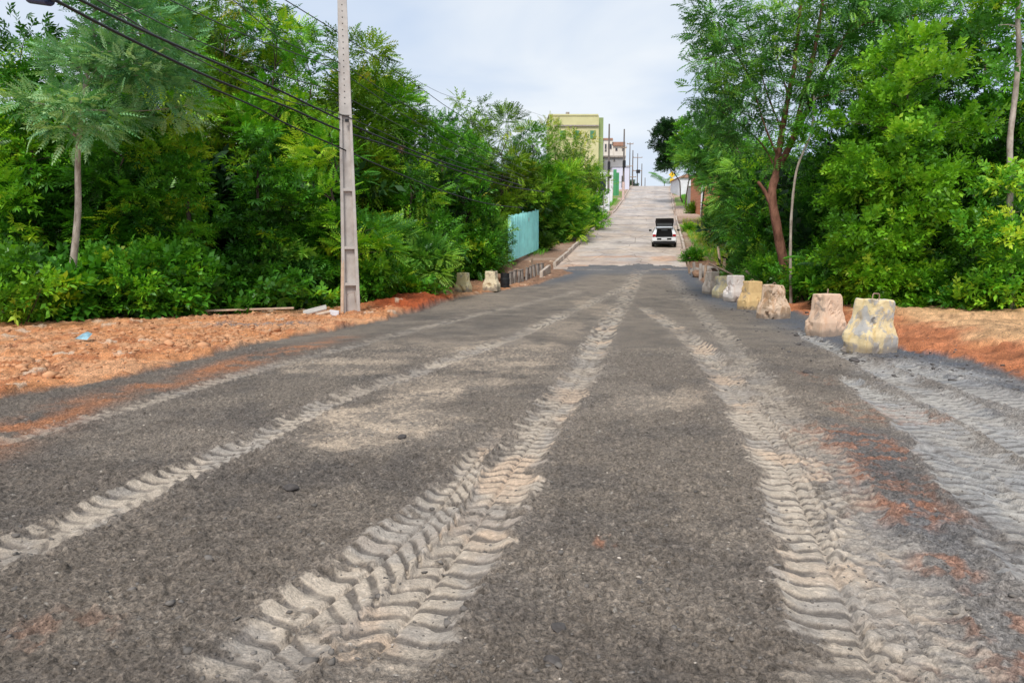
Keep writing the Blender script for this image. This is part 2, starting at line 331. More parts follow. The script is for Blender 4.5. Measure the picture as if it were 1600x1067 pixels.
# ------------------------------------------------------------------ material helpers
class NT:
    def __init__(s, name):
        s.m = bpy.data.materials.new(name); s.m.use_nodes = True; s.t = s.m.node_tree; s.t.nodes.clear()
        s.out = s.n('ShaderNodeOutputMaterial')
    def n(s, t, ins=None, **k):
        n = s.t.nodes.new(t)
        for a, b in k.items(): setattr(n, a, b)
        for a, b in (ins or {}).items():
            if hasattr(b, 'is_output') or isinstance(b, bpy.types.NodeSocket): s.t.links.new(b, n.inputs[a])
            else: n.inputs[a].default_value = b
        return n
    def noise(s, vec, scale, detail=4, rough=.55, dist=0):
        return s.n('ShaderNodeTexNoise', {'Vector': vec, 'Scale': scale, 'Detail': detail, 'Roughness': rough, 'Distortion': dist}).outputs['Fac']
    def ramp(s, fac, stops):
        r = s.n('ShaderNodeValToRGB', {0: fac}); e = r.color_ramp.elements
        while len(e) < len(stops): e.new(0.5)
        for q, (p, c) in zip(e, stops):
            q.position = p; q.color = tuple(c) + (1,) if len(c) == 3 else c
        return r.outputs[0]
    def mix(s, f, a, b, blend='MIX'):
        return s.n('ShaderNodeMixRGB', {0: f, 1: a, 2: b}, blend_type=blend).outputs[0]
    def mul(s, a, v): return s.n('ShaderNodeMath', {0: a, 1: v}, operation='MULTIPLY').outputs[0]
    def bump(s, h, strength=.5, dist=.02, nrm=None):
        d = {'Height': h, 'Strength': strength, 'Distance': dist}
        if nrm is not None: d['Normal'] = nrm
        return s.n('ShaderNodeBump', d).outputs[0]
    def fin(s, col, rough=.8, nrm=None, spec=.3, metal=0.0):
        d = {'Base Color': col, 'Roughness': rough, 'Specular IOR Level': spec, 'Metallic': metal}
        if nrm is not None: d['Normal'] = nrm
        b = s.n('ShaderNodeBsdfPrincipled', d); s.t.links.new(b.outputs[0], s.out.inputs[0]); return s.m
def rgba(c): return (c[0], c[1], c[2], 1.0)

def mat_plain(name, col, rough=.6, var=.25, scale=6, bump=.2, bdist=.01, dirt=None, dirt_amt=.5, metal=0.0, spec=.3, bscale=None):
    m = NT(name); tc = m.n('ShaderNodeTexCoord').outputs['Object']
    n1 = m.noise(tc, scale, 5); lo = [c * (1 - var) for c in col]; hi = [min(1, c * (1 + var)) for c in col]
    c = m.ramp(n1, [(.3, lo), (.7, hi)])
    if dirt is not None:
        n2 = m.noise(tc, scale * .45, 6, .65, .6)
        c = m.mix(m.mul(m.ramp(n2, [(.48, (0, 0, 0)), (.66, (1, 1, 1))]), dirt_amt), c, rgba(dirt))
    nb = m.bump(m.noise(tc, bscale or scale * 4, 4), bump, bdist)
    return m.fin(c, rough, nb, spec, metal)

def mat_ground():
    m = NT('churned_ground'); tc = m.n('ShaderNodeTexCoord').outputs['Object']
    at_ = m.n('ShaderNodeAttribute', attribute_name='tint'); a = at_.outputs['Color']; mk = at_.outputs['Alpha']
    n1 = m.noise(tc, 55, 5, .7); n2 = m.noise(tc, 260, 2, .7)
    k = m.ramp(n1, [(.33, (.42, .41, .40)), (.5, (1.05, 1.05, 1.05)), (.67, (1.7, 1.66, 1.6))])
    k = m.mix(m.mul(mk, .8), k, (1, 1, 1, 1)); c = m.mix(1.0, a, k, 'MULTIPLY')
    k2 = m.ramp(n2, [(.3, (.75, .75, .75)), (.7, (1.22, 1.22, 1.22))]); c = m.mix(1.0, c, k2, 'MULTIPLY')
    vor = m.n('ShaderNodeTexVoronoi', {'Vector': tc, 'Scale': 70.0}).outputs['Distance']
    rough_ = m.n('ShaderNodeMath', {0: 1.0, 1: m.mul(mk, .75)}, operation='SUBTRACT').outputs[0]; b1 = m.bump(n1, rough_, .03); b2 = m.bump(vor, .5, .012, b1); b3 = m.bump(n2, .35, .004, b2)
    return m.fin(c, .88, b3, .25)

def mat_concrete_road():
    m = NT('worn_concrete_paving'); tc = m.n('ShaderNodeTexCoord').outputs['Object']
    a = m.n('ShaderNodeAttribute', attribute_name='tint').outputs['Color']
    n1 = m.noise(tc, 3, 8, .7); k = m.ramp(n1, [(.3, (.72, .70, .69)), (.68, (1.15, 1.15, 1.15))])
    c = m.mix(1.0, a, k, 'MULTIPLY')
    n2 = m.noise(tc, .6, 5, .6); c = m.mix(1.0, c, m.ramp(n2, [(.35, (.8, .8, .82)), (.6, (1.05, 1.04, 1.02))]), 'MULTIPLY')
    vc = m.n('ShaderNodeTexVoronoi', {'Vector': m.n('ShaderNodeMapping', {'Vector': tc, 'Scale': (.25, .14, .2)}).outputs[0], 'Scale': 1.6}, feature='DISTANCE_TO_EDGE').outputs['Distance']
    c = m.mix(1.0, c, m.ramp(vc, [(.0, (.42, .4, .38)), (.012, (1, 1, 1))]), 'MULTIPLY')
    return m.fin(c, .85, m.bump(n1, .3, .02), .25)

def mat_leaf(name, stops, trans=.26, rough=.42, spec=.35):
    m = NT(name); tc = m.n('ShaderNodeTexCoord').outputs['Object']
    a = m.n('ShaderNodeAttribute', attribute_name='tone').outputs['Fac']
    n1 = m.noise(tc, 9, 2); s = m.n('ShaderNodeMath', {0: m.n('ShaderNodeMath', {0: n1, 1: -.5}, operation='ADD').outputs[0], 1: .28}, operation='MULTIPLY').outputs[0]
    f = m.n('ShaderNodeMath', {0: a, 1: s}, operation='ADD').outputs[0]
    gain = (1.25, 1.3, 1.25) if name.startswith('grey') else (1.35, 1.38, 1.0) if name.startswith('olive') else (1.15, 1.1, 1.0) if name.startswith(('lime', 'dark')) else ((2.1, 1.62, 1.0) if name.startswith(('deep', 'cool')) else (1.6, 1.42, 1.0))
    c = m.ramp(f, [(q, tuple(min(.7, a_ * b_) for a_, b_ in zip(cc, gain))) for q, cc in stops])
    p = m.n('ShaderNodeBsdfPrincipled', {'Base Color': c, 'Roughness': rough, 'Specular IOR Level': spec})
    tcx = m.mix(1.0, c, (1.25, 1.25, .55, 1), 'MULTIPLY')
    t = m.n('ShaderNodeBsdfTranslucent', {'Color': tcx})
    mx = m.n('ShaderNodeMixShader', {0: trans, 1: p.outputs[0], 2: t.outputs[0]}); m.t.links.new(mx.outputs[0], m.out.inputs[0]); return m.m
def mat_bark(name, dark, light, scale=7):
    m = NT(name); tc = m.n('ShaderNodeTexCoord').outputs['Object']
    v = m.n('ShaderNodeMapping', {'Vector': tc, 'Scale': (1, 1, .35)}).outputs[0]
    n1 = m.noise(v, scale, 6, .7); c = m.ramp(n1, [(.33, dark), (.66, light)])
    return m.fin(c, .85, m.bump(m.noise(v, scale * 3, 5), .6, .03), .2)

# ------------------------------------------------------------------ mesh and scene helpers
def link(name, me, m=None, parent=None):
    o = bpy.data.objects.new(name, me); COL.objects.link(o)
    if m is not None and me is not None: me.materials.append(m)
    if parent is not None: o.parent = parent
    return o
def np_mesh(name, V, Q, attrs=None, smooth=False):
    me = bpy.data.meshes.new(name); V = np.asarray(V, np.float32); Q = np.asarray(Q, np.int32)
    me.vertices.add(len(V)); me.vertices.foreach_set('co', V.ravel())
    k = Q.shape[1]; me.loops.add(Q.size); me.loops.foreach_set('vertex_index', Q.ravel())
    me.polygons.add(len(Q)); me.polygons.foreach_set('loop_start', np.arange(0, Q.size, k, dtype=np.int32))
    if smooth: me.polygons.foreach_set('use_smooth', np.ones(len(Q), bool))
    for nm, (ty, arr) in (attrs or {}).items():
        a = me.attributes.new(nm, ty, 'POINT'); a.data.foreach_set('color' if 'COLOR' in ty else 'value', np.asarray(arr, np.float32).ravel())
    me.update(calc_edges=True); return me
def tag(o, label=None, cat=None, group=None, kind=None):
    if label: o['label'] = label
    if cat: o['category'] = cat
    if group: o['group'] = group
    if kind: o['kind'] = kind
    return o
def empty(name, loc, label, cat, group=None, rot=(0, 0, 0)):
    o = bpy.data.objects.new(name, None); COL.objects.link(o); o.location = loc; o.rotation_euler = rot; o.empty_display_size = .3
    return tag(o, label, cat, group)
class MB:
    def __init__(s): s.v = []; s.f = []
    def add(s, v, f):
        b = len(s.v); s.v += [tuple(p) for p in v]; s.f += [tuple(b + i for i in q) for q in f]
    def box(s, c, d, rz=0.0, taper=1.0, M=None):
        x, y, z = d[0] / 2, d[1] / 2, d[2] / 2; R = Matrix.Rotation(rz, 3, 'Z') if M is None else M
        pts = [Vector((a * x * (taper if k > 0 else 1), b * y * (taper if k > 0 else 1), k * z)) for k in (-1, 1) for a, b in ((-1, -1), (1, -1), (1, 1), (-1, 1))]
        s.add([Vector(c) + R @ p for p in pts], [(3, 2, 1, 0), (4, 5, 6, 7), (0, 1, 5, 4), (1, 2, 6, 5), (2, 3, 7, 6), (3, 0, 4, 7)])
    def tube(s, P, r, n=8, cap=True):
        P = [Vector(p) for p in P]; rr = [r] * len(P) if not hasattr(r, '__len__') else list(r); v = []; f = []
        prev = None
        for i, p in enumerate(P):
            t = (P[min(i + 1, len(P) - 1)] - P[max(i - 1, 0)]).normalized()
            if prev is None: a = t.cross(Vector((0, 0, 1)) if abs(t.z) < .9 else Vector((1, 0, 0))).normalized()
            else: a = (prev - t * prev.dot(t)).normalized()
            prev = a; b = t.cross(a)
            for k in range(n):
                an = 2 * math.pi * k / n; v.append(p + (a * math.cos(an) + b * math.sin(an)) * rr[i])
        for i in range(len(P) - 1):
            for k in range(n):
                f.append((i * n + k, i * n + (k + 1) % n, (i + 1) * n + (k + 1) % n, (i + 1) * n + k))
        if cap: f.append(tuple(range(n))[::-1]); f.append(tuple((len(P) - 1) * n + k for k in range(n)))
        s.add(v, f)
    def loft(s, rings, cap=True):
        n = len(rings[0]); v = [p for r in rings for p in r]; f = []
        for i in range(len(rings) - 1):
            for k in range(n): f.append((i * n + k, i * n + (k + 1) % n, (i + 1) * n + (k + 1) % n, (i + 1) * n + k))
        if cap: f.append(tuple(range(n))[::-1]); f.append(tuple((len(rings) - 1) * n + k for k in range(n)))
        s.add(v, f)
    def mesh(s, name, bevel=0, smooth=False, segs_=2):
        me = bpy.data.meshes.new(name); me.from_pydata(s.v, [], s.f); me.update()
        bm = bmesh.new(); bm.from_mesh(me); bmesh.ops.recalc_face_normals(bm, faces=bm.faces)
        if bevel:
            es = [e for e in bm.edges if len(e.link_faces) == 2 and e.calc_face_angle(0) > .5]
            bmesh.ops.bevel(bm, geom=es, offset=bevel, segments=segs_, affect='EDGES', clamp_overlap=True)
        if smooth:
            for fc in bm.faces: fc.smooth = True
        bm.to_mesh(me); bm.free(); return me
    def build(s, name, m, parent=None, bevel=0, smooth=False): return link(name, s.mesh(name, bevel, smooth), m, parent)

# ------------------------------------------------------------------ ground sheets
def build_ground():
    R, Cn = GX.shape; V = np.stack([GX, GY, Z], -1).reshape(-1, 3)
    idx = np.arange(R * Cn).reshape(R, Cn); Q = np.stack([idx[:-1, :-1], idx[:-1, 1:], idx[1:, 1:], idx[1:, :-1]], -1)
    isd = np.zeros((R - 1, Cn - 1), bool); dd = m_dirt > .5
    k = near - 1; isd[:k] = dd[:k, :-1]
    mg = mat_ground(); colr = np.concatenate([C, MASK[..., None]], -1).reshape(-1, 4)
    for nm, sel in (('dirt_road', isd), ('ground', ~isd)):
        q = Q[sel]; used, inv = np.unique(q, return_inverse=True)
        me = np_mesh(nm, V[used], inv.reshape(q.shape), {'tint': ('FLOAT_COLOR', np.clip(colr[used], 0, 1))}, True)
        tag(link(nm, me, mg), kind='structure')
build_ground()

def strip_sheet(name, l0, l1, y0, y1, dz, m, nl, step, colf=None, raggy=0):
    ys_ = np.arange(y0, y1 + step, step); ls = np.linspace(l0, l1, nl)
    YY, LL = np.meshgrid(ys_, ls, indexing='ij'); XX = LL / 0.9806 + 0.2 * YY - 2.3
    ZZ = zr(YY) + dz
    if raggy: YY = YY + (YY < y0 + .01) * (fbm(XX, YY * 0, .8, 3, 3) - .5) * raggy
    n, c = YY.shape; idx = np.arange(n * c).reshape(n, c); Q = np.stack([idx[:-1, :-1], idx[:-1, 1:], idx[1:, 1:], idx[1:, :-1]], -1).reshape(-1, 4)
    at_ = {}
    if colf is not None:
        cc = colf(XX, YY, LL); at_['tint'] = ('FLOAT_COLOR', np.concatenate([cc, np.ones(YY.shape + (1,))], -1))
    return tag(link(name, np_mesh(name, np.stack([XX, YY, ZZ], -1).reshape(-1, 3), Q, at_, True), m), kind='structure')
def road_col(x, y, l):
    c = np.zeros(x.shape + (3,)); c[...] = c3(0.56, 0.49, 0.435)
    mixc(c, sm(.45, .62, fbm(x, y, .3, 5, 501)) * .65, c3(0.44, 0.39, 0.36))
    mixc(c, sm(75, 130, y) * .5, c3(0.50, 0.47, 0.45))
    mixc(c, (1 - sm(45, 52, y)) * sm(.42, .6, fbm(x, y, .55, 4, 502)) * .4, c3(0.52, 0.33, 0.22))
    b = np.exp(-(((l - 2.6) / 1.0) ** 2 + ((y - 47.5) / 1.8) ** 2)) + np.exp(-(((l + 1) / 2.2) ** 2 + ((y - 48.7) / .7) ** 2)) * .8 + np.exp(-(((l +3) / 1) ** 2 + ((y - 44) / 1.2) ** 2)) * .9
    mixc(c, sm(.35, .7, b + (fbm(x, y, 1.2, 4, 503) - .5) * 1.0) * .6, c3(0.52, 0.29, 0.17))
    mixc(c, np.exp(-((np.abs(l) - 1.1) / .35) ** 2) * .22, c3(0.30, 0.27, 0.25))
    mixc(c, sm(.5, .66, fbm(x, y, .45, 5, 509)) * .45, c3(0.50, 0.38, 0.28)); mixc(c, sm(3.1, 3.7, np.abs(l) + (fbm(x, y, .6, 3, 505) - .5) * 1.0) * .45, c3(0.5, 0.38, 0.29))
    for yy, w in ((62.5, .13), (88.5, .35), (75, .12), (112, .25), (101, .15)):
        mixc(c, np.exp(-((y - yy - (fbm(l, y * 0, .5, 3, int(yy)) - .5) * 1.2) / w) ** 2) * .55 * sm(.3, .5, fbm(l, y * 0, .8, 3, 504)), c3(0.15, 0.11, 0.09))
    mixc(c, (sm(.6, .66, fbm(x, y, .35, 4, 506)) * sm(50, 55, y)) * .35, c3(.22, .2, .19))
    return c
M_road = mat_concrete_road()
strip_sheet('street', -3.75, 3.75, 42.0, 196, 0.0, M_road, 90, .2, road_col)
M_kerb = mat_plain('lime_washed_kerb', (.52, .44, .37), .85, .25, 2.5, .4, .02, (.30, .17, .11), .7)
def kerb(side, y0, y1, h, name='kerb'):
    mb = MB(); y = y0; k = 0
    while y < y1:
        ln = 1.15
        a, b = y, y + ln - .05
        def P(l, yy, z): return (l / .9806 + .2 * yy - 2.3, yy, float(zr(yy)) + z)
        j = random.uniform(-.03, .03); l0 = side * (3.76 + j); l1 = side * (3.95 + j); hh = h + random.uniform(-.025, .025)
        v = [P(l0, a, -.15), P(l1, a, -.15), P(l1, b, -.15), P(l0, b, -.15), P(l0 + side * .03, a, hh), P(l1, a, hh), P(l1, b, hh), P(l0 + side * .03, b, hh)]
        mb.add(v, [(3, 2, 1, 0), (4, 5, 6, 7), (0, 1, 5, 4), (1, 2, 6, 5), (2, 3, 7, 6), (3, 0, 4, 7)]); y += ln
    tag(mb.build(name, M_kerb), kind='structure')
kerb(-1, 43.6, 88, .26); kerb(1, 50, 86.5, .20); kerb(-1, 95, 155, .16); kerb(1, 101, 155, .16)

# ------------------------------------------------------------------ foliage
def quadleaf(base, d, n, L_, Wd, fold=0.0, mid=.45):
    base = np.array(base, float); d = np.array(d, float); n = np.array(n, float); sx = np.cross(d, n); sx /= np.linalg.norm(sx) + 1e-9
    return [base, base + d * L_ * mid + sx * Wd / 2 + n * fold, base + d * L_ - n * L_ * .12, base + d * L_ * mid - sx * Wd / 2 + n * fold]
def T_pinnate(pairs=6, Ln=.5, ll=.15, lw=.055, droop=.12, fwd=.55, term=True):
    V = []
    for i in range(pairs):
        t = .18 + .78 * i / (pairs - 1); p = (0, t * Ln, -droop * t * t)
        sc = math.sin(math.pi * (.25 + .6 * t)) * .95 + .1
        for sx in (-1, 1):
            d = np.array([sx * math.cos(fwd), math.sin(fwd), -.15]); d /= np.linalg.norm(d)
            V += quadleaf(p, d, (0, 0, 1), ll * sc, lw * sc, .008)
    if term: V += quadleaf((0, Ln, -droop), (0, .97, -.25), (0, 0, 1), ll * .8, lw, .008)
    V += [np.array(q) for q in ((-.004, 0, 0), (.004, 0, 0), (.003, Ln, -droop), (-.003, Ln, -droop))]
    return np.array(V)
def T_palmate(n=7, ll=.22, lw=.07, tilt=-.25):
    V = []
    for i in range(n):
        a = math.pi * (-.05 + 1.1 * i / (n - 1)) - 0; a = -math.pi * .33 + i * (math.pi * 1.66 / (n - 1))
        d = np.array([math.cos(a), math.sin(a) + .15, tilt]); d /= np.linalg.norm(d)
        V += quadleaf((0, .12, 0), d, (0, 0, 1), ll * (1 - .12 * abs(i - (n - 1) / 2)), lw, .01, .6)
    V += [np.array(q) for q in ((-.004, -.05, .01), (.004, -.05, .01), (.003, .12, 0), (-.003, .12, 0))]
    return np.array(V)
def T_twig(n=9, Ln=.35, ll=.12, lw=.06, spread=.75, seed=1):
    r = np.random.default_rng(seed); V = []
    for i in range(n):
        t = .15 + .85 * i / n; a = i * 2.4; d = np.array([math.cos(a) * spread, .55 + .2 * t, math.sin(a) * spread * .8 + .1]); d /= np.linalg.norm(d)
        nn_ = np.array([0, -.3, 1.]) + r.normal(0, .25, 3); nn_ /= np.linalg.norm(nn_)
        V += quadleaf((0, t * Ln, 0), d, nn_, ll * r.uniform(.8, 1.2), lw * r.uniform(.85, 1.15), .008, .5)
    V += [np.array(q) for q in ((-.004, 0, 0), (.004, 0, 0), (.003, Ln, 0), (-.003, Ln, 0))]
    return np.array(V)
def T_feather(pairs=5, Ln=.42, ll=.17, lw=.03):
    V = []
    for i in range(pairs):
        t = .2 + .78 * i / (pairs - 1)
        for sx in (-1, 1):
            d = np.array([sx * .8, .55, -.12 - .1 * t]); d /= np.linalg.norm(d); sc = .65 + .5 * math.sin(math.pi * t)
            V += quadleaf((0, t * Ln, -.1 * t * t), d, (0, 0, 1), ll * sc, lw, .004, .5)
            d2 = np.array([sx * .35, .9, -.2]); d2 /= np.linalg.norm(d2)
            V += quadleaf(np.array((0, t * Ln, -.1 * t * t)) + d * ll * .35 * sc, d2, (0, 0, 1), ll * .5 * sc, lw * .85, .004, .5)
    return np.array(V)
def T_palm(pairs=20, Ln=1.7, ll=.42, lw=.035, arch=.75):
    V = []; pts = []
    for i in range(pairs + 1):
        t = i / pairs; pts.append(np.array([0, Ln * (t - .18 * t ** 3), Ln * (.30 * t - arch * t * t * .62)]))
    for i in range(pairs):
        V += [pts[i] + np.array([-.012, 0, 0]), pts[i] + np.array([.012, 0, 0]), pts[i + 1] + np.array([.01, 0, 0]), pts[i + 1] + np.array([-.01, 0, 0])]
        if i > 2:
            tg = pts[i + 1] - pts[i]; tg /= np.linalg.norm(tg); t = i / pairs
            for sx in (-1, 1):
                d = np.array([sx * .8, 0, 0]) + tg * .65 + np.array([0, 0, -.25]); d /= np.linalg.norm(d)
                V += quadleaf(pts[i], d, (0, 0, 1), ll * (math.sin(math.pi * (.2 + .75 * t)) + .15), lw, .003, .4)
    return np.array(V)
TPL = {
 'pinnate': [T_pinnate(6, .48, .17, .062), T_pinnate(5, .40, .15, .06, .16), T_pinnate(7, .55, .16, .055, .2)],
 'palmate': [T_palmate(7, .27, .066), T_palmate(8, .23, .060, -.45), T_twig(8, .28, .17, .075, .8, 12)],
 'broad': [T_twig(8, .28, .17, .095, .8, 1), T_twig(7, .24, .15, .085, .9, 2), T_palmate(5, .19, .095, -.3)],
 'round': [T_twig(10, .30, .115, .062, .85, 3), T_twig(9, .26, .12, .058, .7, 4), T_twig(11, .34, .11, .06, .95, 5)],
 'feather': [T_feather(5, .42, .17, .034), T_feather(6, .48, .15, .03)],
 'small': [T_twig(9, .36, .10, .048, .7, 6), T_pinnate(6, .36, .10, .036, .08), T_twig(8, .30, .11, .05, .9, 8)],
 'palm': [T_palm()],
 'coarse': [T_twig(7, .5, .26, .15, .9, 9), T_twig(6, .5, .28, .14, .8, 10)],
}
def place(tpl, P, D, sc, tone, roll=.35):
    n = len(P); D = D / (np.linalg.norm(D, axis=1, keepdims=True) + 1e-9)
    up = np.array([0, 0, 1.0]) + rng.normal(0, roll, (n, 3)); nx = np.cross(D, up); nx /= np.linalg.norm(nx, axis=1, keepdims=True) + 1e-9
    nn_ = np.cross(nx, D); ids = rng.integers(0, len(tpl), n); Vs = []; Ts = []
    for k, t in enumerate(tpl):
        s = ids == k
        if not s.any(): continue
        a = t[None] * sc[s][:, None, None]
        v = P[s][:, None] + a[..., 0:1] * nx[s][:, None] + a[..., 1:2] * D[s][:, None] + a[..., 2:3] * nn_[s][:, None]
        Vs.append(v.reshape(-1, 3)); m = t.shape[0] // 4
        tq = tone[s][:, None] + rng.normal(0, .055, (s.sum(), m)); Ts.append(np.repeat(tq, 4, axis=1).ravel())
    return np.concatenate(Vs), np.concatenate(Ts)
def leaf_mesh(name, parts):
    V = np.concatenate([p[0] for p in parts]); T = np.concatenate([p[1] for p in parts])
    return np_mesh(name, V, np.arange(len(V)).reshape(-1, 4), {'tone': ('FLOAT', np.clip(T, 0, 1))})
def crown_points(lobes, nclump, seed):
    r = np.random.default_rng(seed); out = []; vol = np.array([l[3] * l[4] * l[5] for l in lobes]) ** (2 / 3.); vol /= vol.sum()
    for l, w in zip(lobes, vol):
        n = max(2, int(round(nclump * w))); d = r.normal(0, 1, (n, 3)); d /= np.linalg.norm(d, axis=1, keepdims=True)
        rad = r.uniform(.45, 1.0, n) ** .6; out.append(np.column_stack([l[0] + d[:, 0] * l[3] * rad, l[1] + d[:, 1] * l[4] * rad, l[2] + d[:, 2] * l[5] * rad, d]))
    return np.concatenate(out)
def foliage(cl, kind, per, csize, scale=1.0, tone0=.5, tonev=.16, up=.35, seed=0):
    """cl: clump centres + outward direction; fills every clump with sprays pointing out of it"""
    if kind in ('pinnate', 'palmate'): scale = scale * .76; per = int(per * 1.35)
    r = np.random.default_rng(seed); n = len(cl); N = n * per; ci = np.repeat(np.arange(n), per)
    d = r.normal(0, 1, (N, 3)); d[:, 2] = d[:, 2] * .65; d /= np.linalg.norm(d, axis=1, keepdims=True)
    cs = csize * r.uniform(.65, 1.3, n)[ci]; rad = cs * r.uniform(.25, 1, N) ** .5
    P = cl[ci, :3] + d * rad[:, None] * np.array([1, 1, .62]); D = d * .8 + cl[ci, 3:6] * .45 + r.normal(0, .3, (N, 3)) + np.array([0, 0, up])
    ct = r.normal(0, tonev, n)[ci]; tone = tone0 + ct * 1.5 + r.normal(0, .07, N)
    return place(TPL[kind], P, D, r.uniform(.75, 1.25, N) * scale * 1.28, tone + .05)
LEAF = {
 'deep': mat_leaf('deep_green_leaves', [(.0, (.010, .040, .009)), (.35, (.022, .105, .014)), (.6, (.045, .20, .020)), (.85, (.11, .33, .028)), (1, (.24, .42, .04))]),
 'fresh': mat_leaf('fresh_green_leaves', [(.0, (.014, .065, .010)), (.35, (.040, .165, .016)), (.6, (.085, .28, .024)), (.85, (.19, .42, .035)), (1, (.34, .50, .05))]),
 'golden': mat_leaf('olive_gold_leaves', [(.0, (.022, .060, .008)), (.35, (.062, .14, .012)), (.6, (.13, .25, .018)), (.85, (.23, .35, .028)), (1, (.38, .36, .05))]),
 'cool': mat_leaf('cool_green_leaves', [(.0, (.010, .050, .016)), (.35, (.026, .115, .032)), (.6, (.055, .20, .050)), (.85, (.12, .33, .07)), (1, (.2, .42, .10))]),
 'silver': mat_leaf('grey_green_leaves', [(.0, (.020, .075, .024)), (.35, (.05, .16, .05)), (.6, (.10, .25, .095)), (.85, (.20, .37, .17)), (1, (.32, .46, .22))], .25, .38, .5),
 'lime': mat_leaf('lime_green_leaves', [(.0, (.030, .110, .010)), (.35, (.085, .255, .014)), (.6, (.165, .41, .020)), (.85, (.29, .55, .035)), (1, (.44, .60, .06))]),
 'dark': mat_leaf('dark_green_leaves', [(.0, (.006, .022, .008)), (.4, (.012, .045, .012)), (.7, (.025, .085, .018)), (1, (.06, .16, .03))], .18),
}
BARK = {'pale': mat_bark('pale_grey_bark', (.20, .155, .12), (.50, .43, .36)), 'red': mat_bark('reddish_brown_bark', (.085, .036, .022), (.30, .145, .095)), 'dark': mat_bark('dark_bark', (.03, .022, .016), (.12, .09, .065))}
def limb(mb, a, b, r0, r1, sag=.0, n=5, sides=6, jit=.06):
    a = Vector(a); b = Vector(b); ln = (b - a).length; pts = []; j1 = Vector(rng.normal(0, jit * ln, 3)); 
    for i in range(n + 1):
        t = i / n; p = a.lerp(b, t) + j1 * math.sin(math.pi * t) + Vector((0, 0, sag * ln * math.sin(math.pi * t))); pts.append(p)
    mb.tube(pts, [r0 + (r1 - r0) * (i / n) ** .8 for i in range(n + 1)], sides, False)
    return pts
TN = [0]
def tree(px, D, top, low, r, kind, mat, label, name='broadleaf_tree', cat='tree', group=None, nl=5, clumps=46, per=22, cs=.55, sc=1.0, tone=.5, tonev=.16, bark='dark', trunk_px=None, tr=.11, depth=None, up=.35, seed=None, flat=.5, lean=0, limbs=True, base_px=None):
    """px: crown centre in the photograph at distance D; top and low: photograph rows of the crown's top and bottom; r: crown half-width in metres"""
    TN[0] += 1; seed = seed or 1000 + TN[0]; r_ = np.random.default_rng(seed)
    ptop = at(px, top, D); plow = at(px, low, D); bx = (at(base_px, 400, D).x if base_px else ptop.x)
    zb = gz(bx, D) - .1; zl = max(plow.z, zb + .15); zt = ptop.z; H = zt - zl
    root = empty(name, (bx, D, zb), label, cat, group)
    dep = depth or r * .9; lobes = []
    for i in range(nl):
        t = (i + .5) / nl; w = math.sin(math.pi * (.18 + .72 * t)) ** .7
        a = r_.uniform(0, 2 * math.pi); off = r * .36 * w
        lobes.append((ptop.x - bx + off * math.cos(a) + lean * t, off * math.sin(a) * .7, zl - zb + H * (.06 + .82 * t), r * (.38 + .27 * w) * r_.uniform(.8, 1.15), dep * (.45 + .3 * w), max(.5, H / nl * (.75 + flat * .6))))
    lobes[-1] = (ptop.x - bx + lean, 0, H + zl - zb - max(.45, H / nl * .55), r * .52, dep * .5, max(.45, H / nl * .55))
    cl = crown_points(lobes, int(clumps * 1.2), seed)
    cl[:, 2] = np.maximum(cl[:, 2], .12)
    me = leaf_mesh('crown', [foliage(cl, kind, per, cs, sc, tone, tonev, up, seed + 1)])
    mb = MB(); tw = [Vector((0, 0, -.1))]
    if trunk_px:
        tw = [at(q[0], q[1], D + (q[2] if len(q) > 2 else 0)) - Vector((bx, D, zb)) for q in trunk_px]
        pts = [Vector(p) for p in smooth_poly([tuple(p) for p in tw], 4)]
    else:
        topv = Vector((ptop.x - bx + lean * .8, 0, (H + zl - zb) * .82)); k = 9
        j = [Vector((r_.normal(0, .05) * topv.z * .35, r_.normal(0, .04), 0)) for _ in range(k + 1)]
        pts = [Vector((0, 0, -.1)).lerp(topv, i / k) + (j[i] if i else Vector()) for i in range(k + 1)]
    mb.tube(pts, [tr * (1 - .78 * i / (len(pts) - 1)) * (1.25 if i == 0 else 1) for i in range(len(pts))], 9)
    if limbs:
        for c in cl[::2]:
            c = Vector(c[:3]); cand = [p for p in pts if p.z < c.z - .1] or pts[:1]
            s_ = min(cand, key=lambda p: (p - c).length + .25 * abs(p.z - (c.z - .7)))
            i = pts.index(s_) if s_ in pts else 0
            if (s_ - c).length > r * 3: continue
            limb(mb, s_, c, tr * .34 * (1 - .5 * i / len(pts)), .008, .05, 4, 5)
    mb.build('trunk', BARK[bark], root, smooth=True)
    link('crown', me, LEAF[mat], root)
    return root
def shrub(px, D, top, r, kind, mat, label, name='shrub', cat='shrub', group=None, clumps=26, per=20, cs=.34, sc=1.0, tone=.5, tonev=.14, up=.4, base=None, depth=None, flat=1.0):
    TN[0] += 1; seed = 3000 + TN[0]
    p = at(px, top, D); zb = gz(p.x, D) - .05; H = max(.4, p.z - zb)
    root = empty(name, (p.x, D, zb), label, cat, group)
    r_ = np.random.default_rng(seed); dep = depth or r * .8
    lobes = [(r_.normal(0, r * .35), r_.normal(0, dep * .3), H * r_.uniform(.3, .6), r * .6, dep * .6, H * .38) for _ in range(3)] + [(r_.normal(0, r * .15), 0, H * .72, r * .5, dep * .5, H * .25)]
    cl = crown_points(lobes, clumps, seed); cl[:, 2] = np.maximum(cl[:, 2], .08)
    mb = MB()
    for k in range(5): limb(mb, (r_.normal(0, .06), r_.normal(0, .06), -.05), cl[k * len(cl) // 5, :3], .028, .006, 0, 5, 5)
    mb.build('stem', BARK['dark'], root, smooth=True)
    link('foliage', leaf_mesh('foliage', [foliage(cl, kind, per, cs, sc, tone, tonev, up, seed + 1)]), LEAF[mat], root)
    return root
